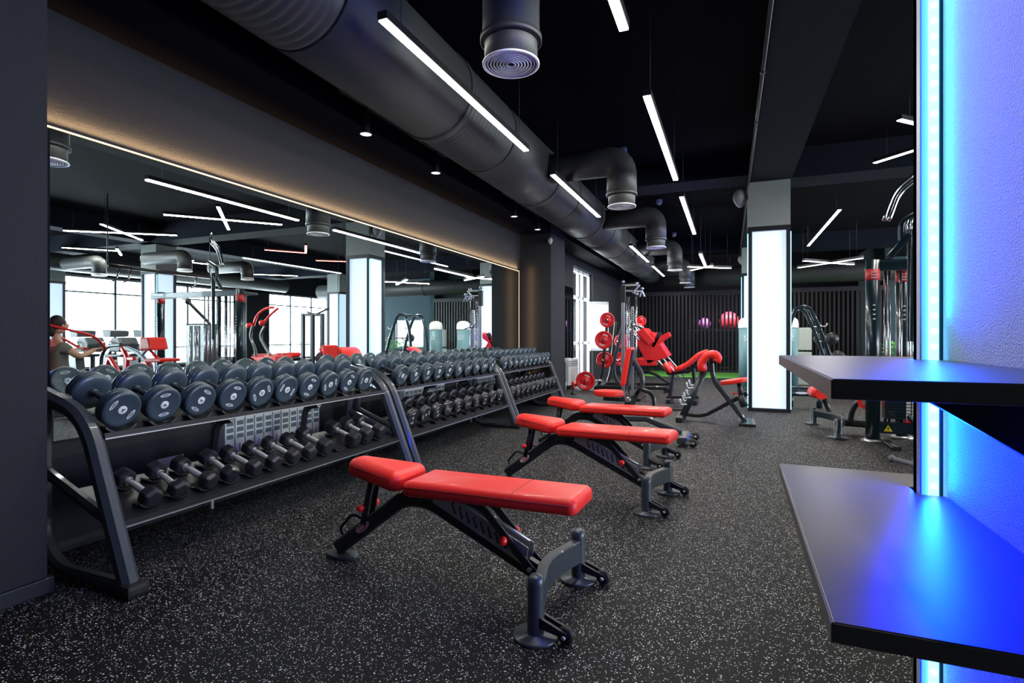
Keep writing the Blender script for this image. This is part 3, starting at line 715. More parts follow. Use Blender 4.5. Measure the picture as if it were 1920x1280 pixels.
# ------------------------------------------------------------------ adjustable benches
def bench(loc, rz, label, seat=True):
    t = thing('weight_bench', label, 'bench', loc, rz, 'adjustable weight benches')
    B = lambda mb, n, m, p=t, **k: mb.build(n, m, p, world=False, **k)
    # local: +x towards the seat end, y across, z up; crossbar at x=0
    mb = pad_mb(.84, .27, .068, .29); o = B(mb, 'back_pad', VINYL); o.location = (-.115,0,.43)
    o.rotation_euler = (0,R(1.2),0)
    sm = MB()
    for s in (-1,1): sm.tube([(.03,s*.1355,.0425),(.81,s*.1445,.0425)], .0018, 5)
    for x in (.28,): sm.tube([(x,-.137,.01),(x,-.138,.041),(x,-.1345,.0505),(x,-.121,.0648),(x,-.108,.0682),(x,.108,.0682),(x,.121,.0648),(x,.1345,.0505),(x,.138,.041),(x,.137,.01)], .0012, 5)
    B(sm, 'stitching', SEAM, o)
    mb = pad_mb(.37, .27, .088, .14, .045); o2 = B(mb, 'seat_pad', VINYL); o2.location = (.755,0,.418); o2.rotation_euler = (0,R(-5),0)
    sm = MB()
    for s in (-1,1): sm.tube([(.06,s*.130,.0555),(.315,s*.0745,.0555)], .002, 5)
    B(sm, 'stitching', SEAM, o2)
    mb = MB(); mb.bar(fil([(.1,0,.125),(.66,0,.365),(.8,0,.36),(1.22,0,.045)], .2, 10), .05, .075, (0,1,0), .2); B(mb, 'main_beam', BLK)
    # bowed crossbar
    mb = MB(); pts = [V(.05*math.cos(math.pi*k/12*1)**2*-1+.05, -.265+.53*k/12, 0) for k in range(13)]
    pts = [V(.05*math.sin(math.pi*k/12)**1.5, -.262+.524*k/12, .142) for k in range(13)]
    mb.bar(pts, .105, .046, (0,0,1), .1); B(mb, 'crossbar', GRAPH)
    for s in (-1,1):
        mb = MB(); mb.lathe([(0,0),(.085,0),(.088,.006),(.085,.014),(.034,.016),(.033,.02),(.033,.205),(.03,.226),(.02,.237),(0,.24)], (0,s*.265,0), (0,0,1), 28); o = B(mb, 'foot_post', GRAPH)
        mb = MB(); mb.prism([V(-.02,s*.265-.025,.09), V(-.13,s*.265-.025,.05), V(-.13,s*.265-.025,.03), V(-.02,s*.265-.025,.05)], (0,.012,0)); mb.prism([V(-.02,s*.265+.013,.09), V(-.13,s*.265+.013,.05), V(-.13,s*.265+.013,.03), V(-.02,s*.265+.013,.05)], (0,.012,0)); B(mb, 'wheel_bracket', BLK, o)
        mb = MB(); mb.lathe([(.012,-.014),(.026,-.014),(.033,-.006),(.033,.006),(.026,.014),(.012,.014)], (-.12,s*.265,.034), (0,1,0), 20); w_ = B(mb, 'wheel', RUBF, o)
        mb = MB(); mb.lathe([(0,-.032),(.008,-.03),(.008,.03),(0,.032)], (-.12,s*.265,.034), (0,1,0), 10); B(mb, 'axle_bolt', STEEL, o)
    # rear foot plate and handle
    mb = MB(); n = 20; mb.prism([V(1.2+.1*math.cos(2*math.pi*k/n), .055*math.sin(2*math.pi*k/n), .0) for k in range(n)], (0,0,.02), bev=.005); B(mb, 'foot_plate', GRAPH)
    mb = MB(); mb.tube(fil([(1.04,0,.21),(1.13,0,.235),(1.22,0,.14),(1.17,0,.1)], .03, 4), .009, 8, n=(0,1,0)); B(mb, 'carry_handle', FIX)
    # back pad bracket, saw-tooth ladder, strut
    mb = MB(); mb.box((.3,0,.42), (.74,.05,.018)); mb.box((.655,0,.40), (.13,.07,.07), bev=.01); mb.box((.72,0,.39), (.06,.1,.06), bev=.01); B(mb, 'pad_bracket', BLK)
    mb = MB()
    for s in (-1,1):
        mb.prism([V(.14,s*.032,.15), V(.62,s*.032,.37), V(.6,s*.032,.41), V(.5,s*.032,.4), V(.13,s*.032,.235)], (0,s*.004,0))
        for k in range(9):
            x = .2+k*.037; z = .2+(x-.2)*.45; mb.mi = 1; mb.tube([(x,s*.0365,z+.005),(x+.014,s*.0365,z+.042),(x+.006,s*.0365,z+.05)], .0045, 5); mb.ball((x,s*.0365,z+.004), .007, seg=8); mb.mi = 0
    o = B(mb, 'ladder_plate', [GALV, FIX])
    mb = MB(); mb.bar([(.15,-.03,.235),(.52,-.03,.40)], .008, .016, (0,1,0)); B(mb, 'chrome_edge', STEEL, o)
    for s in (-1,1):
        mb = MB(); mb.bar(fil([(.5,s*.045,.41),(.36,s*.045,.395),(.2,s*.045,.235),(.1,s*.045,.135)], .12, 6), .012, .036, (0,1,0)); o = B(mb, 'support_strut', BLK)
        mb = MB(); mb.ball((.235,s*.07,.26), .02); mb.cyl((.235,s*.04,.26), (.235,s*.06,.26), .009, 10); B(mb, 'knob', REDM, o)
        mb = MB(); mb.lathe([(0,-.06*0),(.011,0),(.011,.008),(0,.01)], (.115,s*.051,.15), (0,s,0), 12); B(mb, 'bolt', STEEL, o)
    for s in (-1,1):
        mb = MB(); mb.bar([(.99,s*.028,.42),(1.04,s*.028,.2)], .01, .034, (0,1,0)); o = B(mb, 'seat_post', BLK)
        mb = MB(); mb.ball((1.03,s*.06,.29), .019); mb.cyl((1.03,s*.03,.29), (1.03,s*.05,.29), .008, 10); B(mb, 'knob', REDM, o)
    # oval emblem on the near face of the beam
    for s in (-1,1):
        mb = MB(); n = 22; c = V(1.045,s*.0262,.185); d = V(-.42,0,.315).normalized(); u = V(.315,0,.42).normalized()
        ring = [c+d*.05*math.cos(2*math.pi*k/n)+u*.02*math.sin(2*math.pi*k/n) for k in range(n)]
        mb.hull(ring, [tuple(range(n))]); mb.mi = 1
        rin = [c+(p-c)*.84+V(0,s*.0006,0) for p in ring]; mb.hull(rin, [tuple(range(n))]); mb.mi = 0
        for k in range(-3,4):
            q = c+d*.0115*k+V(0,s*.0012,0); mb.hull([q-d*.003-u*.008, q+d*.003-u*.008, q+d*.004+u*.008, q-d*.002+u*.008], [(0,1,2,3)])
        B(mb, 'emblem', [WHITE, REDP])
    return t
def place_bench(foot, rear, label):
    f, r_ = Vector((*foot,0)), Vector((*rear,0)); d = r_-f
    return bench(tuple(f), math.atan2(d.y, d.x), label)
place_bench((-.675,2.19), (-1.917,2.247), 'nearest red adjustable weight bench in the foreground')
place_bench((-.46,3.80), (-1.70,3.99), 'red adjustable weight bench second from the camera')
place_bench((-.62,5.02), (-1.86,5.25), 'red adjustable weight bench third from the camera')

# utility bench with upright back
def utility():
    Y = 6.3; t = thing('upright_bench', 'red utility bench with upright backrest and curved black frame', 'bench', at(1190,780,Y).xy.to_3d())
    P = lambda x, y, dy=0: at(x, y, Y)+V(0,dy,0)
    mb = MB(); n = 26; c = P(1141,737); poly = [c+V(.17*math.cos(2*math.pi*k/n)*(1+.06*math.cos(4*math.pi*k/n)), .15*math.sin(2*math.pi*k/n), -.03) for k in range(n)]
    mb.prism(poly, (0,0,.065), bev=.02); o = mb.build('seat_pad', VINYL, t)
    mb = MB(); a, b = P(1181,652), P(1168,722)
    mb.prism([a+V(-.02,-.14,0), a+V(-.02,.14,0), b+V(-.01,.15,0), b+V(-.01,-.15,0)], (.06,0,.01), bev=.018); mb.build('back_pad', VINYL, t)
    mb = MB(); mb.prism([P(1186,655,-.1), P(1186,655,.1), P(1175,722,.1), P(1175,722,-.1)], (.03,0,0)); mb.build('back_plate', GRAPH, t)
    mb = MB(); mb.bar(fil([P(1184,672),P(1204,700),P(1205,725),P(1175,757)], .3, 10), .05, .055, (0,1,0)); mb.bar([P(1132,747),P(1180,750)], .06, .04, (0,1,0))
    mb.bar([P(1166,745),P(1185,757),P(1200,728)], .05, .05, (0,1,0)); mb.build('curved_frame', GRAPH, t)
    mb = MB(); mb.bar(fil([P(1198,728),P(1226,738),P(1228,788)], .12, 6), .05, .045, (0,1,0)); mb.bar([P(1175,756),P(1172,800)], .06, .06, (0,1,0)); mb.build('rear_leg', BLK, t)
    mb = MB(); q = P(1172,803); mb.b2((q.x-.03,Y-.25,0), (q.x+.03,Y+.25,.05), bev=.01); q = P(1228,790); mb.b2((q.x-.03,Y-.2,0), (q.x+.03,Y+.2,.05), bev=.01); mb.bar([P(1172,803),P(1228,805)], .05,.04,(0,1,0)); mb.build('base', BLK, t)
    mb = MB(); q = P(1178,749); mb.lathe([(0,0),(.035,0),(.035,.012),(.02,.014),(0,.014)], q-V(0,.03,0), (0,-1,0), 20); mb.build('pivot_disc', STEEL, t)
utility()
# decline bench base behind (long beam and wheels)
def tail():
    Y = 6.0; P = lambda x, y, dy=0: at(x, y, Y)+V(0,dy,0)
    t = thing('flat_bench', 'low bench with wheels mostly hidden behind the red benches', 'bench', P(1250,800).xy.to_3d())
    mb = MB(); mb.bar([P(1120,782),P(1212,784),P(1278,812)], .06, .07, (0,1,0)); mb.build('main_beam', GRAPH, t)
    q = P(1281,812); mb = MB(); mb.b2((q.x-.05,Y-.22,.03), (q.x+.05,Y+.22,.1), bev=.012); o = mb.build('crossbar', GRAPH, t)
    mb = MB(); mb.b2((q.x+.051,Y-.2,.05), (q.x+.056,Y+.2,.09)); mb.build('blue_label_strip', mat('blue_sticker', (.02,.12,.6), .4), o)
    for s in (-1,1):
        mb = MB(); mb.lathe([(0,-.02),(.03,-.018),(.045,-.008),(.045,.008),(.03,.018),(0,.02)], (q.x+.11,Y+s*.2,.046), (0,1,0), 20); w_ = mb.build('wheel', RUBF, t)
        mb = MB(); mb.b2((q.x+.04,Y+s*.2-.03,.035), (q.x+.11,Y+s*.2-.022,.06)); mb.lathe([(0,-.03),(.014,-.028),(.014,-.02)], (q.x+.11,Y+s*.2,.046), (0,1,0), 10); mb.build('wheel_bracket', STEEL, w_)
tail()

# preacher curl bench
def preacher():
    Y = 7.7; t = thing('preacher_curl_bench', 'preacher curl bench with curved red arm pad and round red seat', 'bench', at(1335,790,Y).xy.to_3d())
    P = lambda x, y, dy=0: at(x, y, Y)+V(0,dy,0)
    def padsweep(pts, w_, th, nm, m=VINYL, par=t, dy=0):
        mb = MB(); pts = [P(*p, dy) for p in pts]; c = th*.45; a = w_/2; b = th/2
        mb.sweep(fil(pts, .12, 6), [(a-c,-b),(a-.01,-b+c*.3),(a,0),(a-.01,b-c*.3),(a-c,b),(-a+c,b),(-a+.01,b-c*.3),(-a,0),(-a+.01,-b+c*.3),(-a+c,-b)], (0,1,0)); return mb.build(nm, m, par)
    padsweep([(1318,694),(1315,680),(1327,664),(1342,664),(1347,672),(1344,677)], .5, .1, 'arm_pad')
    mb = MB(); mb.bar([P(1320,696),P(1277,786)], .07, .09, (0,1,0)); mb.build('front_post', GRAPH, t)
    mb = MB(); mb.bar(fil([P(1334,678),P(1337,712),P(1398,790)], .3, 10), .055, .06, (0,1,0)); mb.build('curved_leg', GRAPH, t)
    mb = MB(); mb.bar(fil([P(1284,776),P(1317,780),P(1401,737)], .25, 8), .05, .055, (0,1,0)); mb.build('cross_beam', BLK, t)
    mb = MB(); q = P(1276,787); mb.b2((q.x-.04,Y-.3,.0), (q.x+.05,Y+.3,.07), bev=.015); mb.build('base_foot', BLK, t); mb = MB(); q = P(1400,792); mb.b2((q.x-.1,Y-.28,0), (q.x+.1,Y+.28,.03), bev=.008); mb.build('base_foot', BLK, t)
    mb = MB(); c = P(1376,714); n = 26; mb.prism([c+V(.17*math.cos(2*math.pi*k/n), .15*math.sin(2*math.pi*k/n), -.03+.03*math.cos(2*math.pi*k/n)) for k in range(n)], (0,0,.055), bev=.018); mb.build('seat_pad', VINYL, t)
    mb = MB(); mb.cyl(P(1386,718), P(1389,744), .03, 16); mb.cyl(P(1388,740), P(1396,762), .05, 18); o = mb.build('seat_post', GRAPH, t)
    mb = MB(); mb.ball(P(1377,737,-.05), .018); mb.cyl(P(1377,737,-.05), P(1386,737,-.02), .007, 8); mb.build('knob', REDM, o)
    mb = MB()
    for (a, b) in ((1293,722),(1288,740),(1281,752)):
        for s in (-.22,.22): mb.tube(fil([P(a+9,b+2,s),P(a-2,b+4,s),P(a-3,b-8,s)], .03, 4), .013, 8, n=(0,1,0))
    mb.build('bar_hook', STEEL, t)
    return t
preacher()
def curved_bench():
    Y = 9.6; P = lambda x, y, dy=0: at(x, y, Y)+V(0,dy,0)
    t = thing('decline_bench', 'long curved red decline bench behind the preacher bench', 'bench', P(1300,742).xy.to_3d())
    def ps(pts, w_, th, nm):
        mb = MB(); a = w_/2; b = th/2; c = th*.4
        mb.sweep(fil([P(*p) for p in pts], .3, 6), [(a-c,-b),(a,-b+c),(a,b-c),(a-c,b),(-a+c,b),(-a,b-c),(-a,-b+c),(-a+c,-b)], (0,1,0)); return mb.build(nm, VINYL, t)
    ps([(1266,694),(1290,683),(1312,664),(1328,659)], .3, .09, 'back_pad')
    ps([(1246,681),(1259,698)], .28, .08, 'seat_pad')
    mb = MB(); mb.bar([P(1250,700),P(1290,697),P(1322,672)], .06, .05, (0,1,0)); mb.bar([P(1300,690),P(1304,740)], .06, .06, (0,1,0)); mb.bar([P(1262,700),P(1256,742)], .06, .06, (0,1,0)); mb.bar([P(1250,744),P(1310,744)], .07, .05, (0,1,0)); mb.build('frame', BLK, t)
    mb = MB()
    for x in (1256,1304): q = P(x,744); mb.b2((q.x-.04,Y-.25,0), (q.x+.04,Y+.25,.08), bev=.01)
    mb.build('base', BLK, t)
curved_bench()
# ------------------------------------------------------------------ weight plates
def plate_proto(r=.2):
    t = thing('weight_plate', '', 'plate')
    mb = MB(); mb.lathe([(.026,-.02),(.05,-.022),(.055,-.01),(r*.78,-.01),(r*.84,-.022),(r*.96,-.022),(r,-.014),(r,.014),(r*.96,.022),(r*.84,.022),(r*.78,.01),(.055,.01),(.05,.022),(.026,.02)], (0,0,0), (0,1,0), 36); mb.build('disc', REDM, t, world=False)
    mb = MB(); mb.lathe([(.013,-.024),(.028,-.024),(.028,.024),(.013,.024)], (0,0,0), (0,1,0), 20)
    mb.lathe([(r+.001,-.012),(r+.004,-.006),(r+.004,.006),(r+.001,.012)], (0,0,0), (0,1,0), 36); mb.build('hub_and_rim', FIX, t, world=False)
    mb = MB()
    for s in (-1,1):
        for a0 in (70, 250):
            for k in range(5):
                q = R(a0-24+k*12); c = V(0,s*.0108,0)+V(math.cos(q),0,math.sin(q))*r*.6; u = V(math.cos(q),0,math.sin(q)); d = V(-math.sin(q),0,math.cos(q))
                mb.hull([c-u*.014-d*.009, c-u*.014+d*.009, c+u*.014+d*.009, c+u*.014-d*.009], [(0,1,2,3)])
    mb.build('lettering', [WHITE], t, world=False); return t
PLP = plate_proto(); reg(PLP); pu = [0]
def plate(p, r, label, rz=0, ry=0):
    o = PLP if not pu[0] else dup(PLP); pu[0] = 1; o.location = p; k = r/.2
    o.scale = (k,1,k); o.rotation_euler = (0,ry,rz); o['label'] = label; o['group'] = 'red weight plates on the leg press'
    return o
# leg press with plate horns
def leg_press():
    Y = 11.2; P = lambda x, y, dy=0: at(x, y, Y)+V(0,dy,0)
    t = thing('leg_press', 'plate-loaded red leg press beside the tall window', 'exercise machine', P(1180,732).xy.to_3d())
    for s in (0,.9):
        mb = MB(); mb.bar(fil([P(1176,585,s),P(1160,640,s),P(1150,690,s),P(1155,715,s),P(1180,732,s)], .4, 8), .06, .07, (0,1,0)); mb.build('side_frame', GRAPH, t)
        mb = MB(); mb.bar(fil([P(1138,600,s+.05),P(1133,650,s+.05),P(1128,700,s+.05),P(1122,722,s+.05)], .3, 6), .06, .06, (0,1,0)); mb.build('plate_tree', BLK, t)
        mb = MB(); mb.tube([P(1178,612,s+.15),P(1262,712,s+.15)], .028, 12); mb.tube([P(1190,612,s+.15),P(1275,712,s+.15)], .022, 12); mb.build('guide_rail', CHROME, t)
    mb = MB(); a = P(1190,660); mb.prism([P(1190,640,.1),P(1222,622,.1),P(1252,668,.1),P(1213,684,.1)], (0,.75,0), bev=.02); mb.build('foot_sled', REDM, t)
    mb = MB(); mb.prism([P(1192,622,.05),P(1206,614,.05),P(1228,640,.05),P(1215,648,.05)], (0,.85,0), bev=.02); mb.prism([P(1228,634,.1),P(1252,622,.1),P(1256,630,.1),P(1232,646,.1)], (0,.3,0), bev=.01); mb.build('sled_carriage', REDM, t)
    mb = MB(); mb.prism([P(1226,656,.3),P(1232,648,.3),P(1250,668,.3),P(1243,674,.3)], (0,.4,0), bev=.02); mb.build('shoulder_pad', VINYL, t)
    mb = MB(); mb.prism([P(1188,672,.1),P(1232,674,.1),P(1228,686,.1),P(1190,686,.1)], (0,.7,0), bev=.02); mb.build('side_cover', REDM, t)
    mb = MB(); mb.prism([P(1244,684,.3),P(1250,679,.3),P(1262,697,.3),P(1256,703,.3)], (0,.4,0), bev=.02); mb.build('seat_pad', VINYL, t)
    mb = MB(); mb.bar([P(1118,725),P(1250,727)], .08, .08, (0,1,0)); mb.bar([P(1118,725,.9),P(1250,727,.9)], .08, .08, (0,1,0)); mb.bar(fil([P(1160,712,.3),P(1195,700,.3),P(1220,700,.3),P(1258,724,.3)], .4, 6), .1, .05, (0,1,0)); q = P(1118,727); mb.b2((q.x-.05,Y,0), (q.x+.05,Y+.9,.08)); q = P(1250,727); mb.b2((q.x-.05,Y,0), (q.x+.05,Y+.9,.08)); mb.build('base_frame', BLK, t)
    mb = MB(); mb.prism([P(1219,650,.1),P(1226,652,.1),P(1240,625,.1),P(1232,622,.1)], (0,.06,0), bev=.01); mb.build('handle', BLK, t)
    for px, py, r, dy, lab in ((1140,600,.155,-.08,'top red weight plate on the plate tree by the window'),(1134,637,.185,-.1,'second red weight plate down on the plate tree, in front'),(1158,640,.16,.5,'red weight plate behind the curved frame, at mid height'),(1132,675,.175,.1,'red weight plate on the plate tree, third down'),(1158,675,.165,.5,'red weight plate to the right of the third one on the tree'),(1100,713,.2,-.1,'large red weight plate standing lowest by the floor'),(1196,601,.11,.4,'small red plate at the top of the leg press rails')):
        plate(P(px,py,dy), r, lab, rz=R(6))
    mb = MB()
    for px, py in ((1140,600),(1134,637),(1132,675),(1100,713),(1158,640),(1158,675)): mb.cyl(P(px,py,-.16), P(px,py,.1 if px < 1150 else .75), .02, 12)
    mb.cyl(P(1100,713,.0), P(1128,713,.0), .03, 12)
    mb.build('plate_horn', CHROME, t)
leg_press()
# cable column in front of the leg press
def cable_col():
    Y = 9.9; P = lambda x, y, dy=0: at(x, y, Y)+V(0,dy,0)
    t = thing('cable_column', 'tall cable column with chrome uprights and pulley head', 'exercise machine', P(1180,742).xy.to_3d())
    mb = MB(); a = P(1168,545); b = P(1168,742); mb.b2((a.x-.025,Y-.03,.05), (a.x+.035,Y+.03,a.z-.2), bev=.006); mb.build('square_upright', STEEL, t)
    mb = MB(); mb.b2((a.x-.035,Y-.04,a.z-.22), (a.x+.045,Y+.04,a.z+.1), bev=.006); mb.build('head_sleeve', FIX, t)
    mb = MB(); a2 = P(1186,575); mb.b2((a2.x-.025,Y-.02,.05), (a2.x+.025,Y+.02,a2.z), bev=.004); mb.mi = 1
    z = .9
    while z < a2.z-.05: mb.b2((a2.x-.01,Y-.022,z), (a2.x+.01,Y-.019,z+.022)); z += .05
    mb.build('perforated_upright', [STEEL, FIX], t)
    mb = MB()
    for x in (1176,1180,1193): mb.cyl(P(x,556), P(x,738), .012, 10)
    mb.build('guide_rod', CHROME, t)
    mb = MB(); mb.bar([P(1166,535),P(1196,534)], .05, .04, (0,1,0)); mb.bar([P(1172,545),P(1204,546)], .04, .03, (0,1,0)); mb.bar([P(1190,545),P(1200,534)], .03, .03, (0,1,0))
    for x, y in ((1168,528),(1194,531),(1204,541),(1194,551),(1188,548)): mb.lathe([(0,-.02),(.03,-.02),(.024,0),(.03,.02),(0,.02)], P(x,y), (0,1,0), 16)
    mb.tube([P(1204,545),P(1200,556)], .012, 8); mb.tube([P(1204,545),P(1209,556)], .012, 8); mb.build('pulley_head', STEEL, t)
    mb = MB(); mb.tube([P(1183,608),P(1190,609),P(1207,614)], .022, 10); mb.lathe([(.03,-.03),(.045,-.03),(.045,.03),(.03,.03)], P(1186,609), (0,0,1), 14); mb.build('pulley_carriage', CHROME, t)
    mb = MB(); q = P(1180,744); mb.b2((q.x-.25,Y-.35,0), (q.x+.25,Y+.35,.05), bev=.01); mb.build('base', BLK, t)
cable_col()
p = at(1075,735,10.2); t = thing('hand_pump', 'small black and red upright item on the floor by the radiator', 'pump', (p.x,p.y,0))
mb = MB(); mb.lathe([(0,0),(.06,0),(.055,.03),(.022,.05),(.022,.12),(.03,.13)], (p.x,p.y,0)); mb.build('base', FIX, t)
mb = MB(); mb.lathe([(.022,.12),(.024,.19),(.035,.2),(.035,.25),(0,.26)], (p.x,p.y,0)); mb.build('handle', REDM, t)
mb = MB(); c = at(1215,728,8.9); mb.b2((c.x-.5,8.6,0), (c.x+.6,9.2,.02)); 
for i in range(4): mb.b2((c.x-.3+i*.2,8.7,.02),(c.x-.2+i*.2,8.78,.03))
tag(mb.build('floor_mat', BLK), 'thin dark platform on the floor behind the red benches', 'mat')

# ------------------------------------------------------------------ right-hand machines (seen directly and in the mirror)
def cable_station():
    X0, Y0 = 1.45, 6.9
    t = thing('cable_crossover', 'multi-station cable machine with dark teal posts right of the lit column', 'exercise machine', (2.2,7.2,0))
    for (x, y, top) in ((X0,Y0,1.98),(X0+.36,Y0+.35,1.98),(X0+2.2,Y0+.1,2.0)):
        mb = MB(); mb.cyl((x,y,.02), (x,y,top), .068, 28); mb.mi = 1; mb.cyl((x,y,top-.22), (x,y,top-.1), .0687, 28); mb.mi = 2
        for k in range(3): mb.b2((x-.03,y-.071,top-.2+k*.03), (x+.03,y-.0695,top-.19+k*.03))
        for k in range(4): mb.b2((x-.012,y-.0715,top-.5-k*.05), (x+.012,y-.0695,top-.485-k*.05))
        mb.build('main_post', [POST, REDP, WHITE], t)
        mb = MB(); mb.lathe([(0,0),(.11,0),(.11,.015),(.07,.03)], (x,y,0), (0,0,1), 28); mb.build('post_foot', STEEL, t)
    mb = MB(); mb.b2((X0,Y0-.04,1.86), (X0+2.3,Y0+.04,1.97), bev=.01); mb.b2((X0-.0,Y0-.04,1.9), (X0+.4,Y0+.4,1.95), bev=.01); mb.build('top_beam', POST, t)
    for x in (.12,.155,.26,.34,.38,.52,.58,.7,.8,.9):
        mb = MB(); mb.cyl((X0+x,Y0+.02,.1), (X0+x,Y0+.02,1.88), .013 if x != .52 else .03, 12); mb.build('guide_rod', CHROME if x not in (.52,) else POST, t)
    mb = MB()
    for i in range(16): mb.b2((X0+.1,Y0-.06,.26+i*.033), (X0+.47,Y0+.06,.29+i*.033), bev=.003)
    st = mb.build('weight_stack', POST, t)
    mb = MB()
    for i in range(16):
        for k in range(2): mb.b2((X0+.29+k*.05,Y0-.062,.263+i*.033), (X0+.33+k*.05,Y0-.0605,.287+i*.033))
    mb.build('number_labels', WHITE, st)
    mb = MB(); mb.b2((X0+.29,Y0-.068,.225), (X0+.42,Y0+.05,.258), bev=.005); mb.build('stack_stop', REDM, t)
    mb = MB(); mb.b2((X0,Y0-.05,.1), (X0+.62,Y0+.05,.222), bev=.01); mb.bar([(X0+.3,Y0-.1,.3),(X0+.42,Y0-.3,.12),(X0+.45,Y0-.5,.03)], .03, .06, (1,0,0)); mb.build('lower_beam', POST, t)
    mb = MB(); mb.prism([V(X0+.09,Y0-.052,.125),V(X0+.17,Y0-.052,.125),V(X0+.13,Y0-.052,.195)], (0,-.002,0)); mb.mi = 1; mb.prism([V(X0+.125,Y0-.055,.138),V(X0+.135,Y0-.055,.138),V(X0+.135,Y0-.055,.172),V(X0+.125,Y0-.055,.172)], (0,-.001,0)); mb.build('warning_sticker', [YEL, FIX], t)
    mb = MB(); mb.bar([(X0+.1,Y0-.5,.02),(X0+.1,Y0+.4,.02)], .04, .08, (0,0,1)); mb.build('floor_rail', BLK, t)
    # overhead handles: bent bars seen by the LED column
    Y = 6.6; P = lambda x, y, dy=0: at(x, y, Y)+V(0,dy,0)
    mb = MB(); mb.tube(fil([P(1722,300),P(1716,325),P(1678,355),P(1662,395),P(1657,414)], .1, 6), .017, 10); mb.tube(fil([P(1724,330),P(1716,338),P(1686,362),P(1672,400),P(1666,414)], .1, 6), .017, 10); mb.build('pulldown_bar', CHROME, t)
    mb = MB(); mb.bar(fil([P(1740,390),P(1694,412),P(1689,425),P(1690,450)], .08, 5), .05, .05, (0,1,0)); mb.bar([P(1705,440),P(1668,482)], .05, .06, (0,1,0)); mb.cyl(P(1711,430), P(1709,640), .028, 16); mb.cyl(P(1704,440), P(1703,640), .014, 12); mb.build('pulldown_arm', POST, t)
    mb = MB()
    for x in (1701,1709,1720): mb.tube(fil([P(x,440),P(x-1,418),P(x+3,408)], .06, 4), .01, 8)
    mb.build('handle_hook', CHROME, t)
    mb = MB(); mb.b2((X0+.3,Y0+.05,1.5), (X0+.9,Y0+.06,1.6)); 
cable_station()
# rope on the floor
p = [V(1.38,5.85,.03), V(1.5,5.62,.03), V(1.66,5.5,.03), V(1.9,5.4,.03), V(2.2,5.45,.03)]
mb = MB(); 
for ph in (0,2.09,4.19):
    q = []
    for i in range(121):
        tt = i/120*(len(p)-1); k = min(int(tt), len(p)-2); f = tt-k; c = p[k].lerp(p[k+1], f); q.append(c+V(0,math.cos(i*.6+ph)*.01,math.sin(i*.6+ph)*.01))
    mb.tube(q, .011, 6)
mb.ball(p[0], .03, seg=12); tag(mb.build('battle_rope', mat('grey_rope', (.2,.2,.24), .8)), 'grey twisted rope end lying on the floor by the cable machine', 'rope')
# low seated machine right of the column
def low_machine():
    t = thing('hip_thrust_machine', 'low black machine with red rollers half hidden under the upper shelf', 'exercise machine', (1.2,7.3,0))
    for x, y in ((1.13,6.95),(1.02,7.95)):
        mb = MB(); mb.lathe([(0,0),(.1,0),(.1,.015),(.04,.018),(.038,.2),(.02,.22),(0,.22)], (x,y,0), (0,0,1), 24); mb.build('foot_post', POST, t)
    mb = MB(); mb.bar([V(1.13,6.95,.15)+V(.16*math.sin(math.pi*k/8),k/8,0)+V(-.11*k/8,0,0) for k in range(9)], .09, .06, (0,0,1)); mb.build('crossbar', POST, t)
    mb = MB(); mb.bar([(1.22,7.4,.12),(1.75,7.3,.12)], .08, .08, (0,1,0)); mb.bar(fil([(1.32,7.35,.12),(1.34,7.35,.3),(1.5,7.35,.5)], .1, 5), .05, .06, (0,1,0)); mb.bar([(1.2,7.9,.15),(1.1,8.0,.45),(1.35,7.6,.5)], .05,.05,(0,1,0)); mb.build('frame', BLK, t)
    for a, b in (((1.02,8.0,.42),(1.08,7.75,.42)), ((1.42,7.1,.4),(1.5,7.35,.4))):
        mb = MB(); mb.cyl(a, b, .075, 20); o = mb.build('roller', VINYL, t); mb = MB(); mb.cyl(V(*a)-V(0,.0,0), V(*a)+(V(*a)-V(*b)).normalized()*.02, .03, 14); mb.build('end_cap', STEEL, o)
low_machine()
def boom():
    P = lambda x, y, dy=0: at(x, y, 9.75)+V(0,dy,0)
    t = thing('step_platform', 'low dark machine beam running out right of the lit column base', 'exercise machine', P(1510,738).xy.to_3d())
    mb = MB(); mb.bar([P(1478,736),P(1541,738)], .1, .09, (0,1,0)); mb.bar([P(1478,726),P(1530,728)], .1, .04, (0,1,0)); mb.bar([P(1536,738), V(P(1536,738).x,9.75,0)], .08, .08, (0,1,0)); mb.bar([P(1482,738), V(P(1482,738).x,9.75,0)], .08, .08, (0,1,0)); mb.build('beam', POST, t)
    mb = MB(); c = P(1502,736,-.051); n = 20; mb.hull([c+V(.09*math.cos(2*math.pi*k/n),-.001,.02*math.sin(2*math.pi*k/n)) for k in range(n)], [tuple(range(n))]); mb.build('emblem', WHITE, t)
boom()
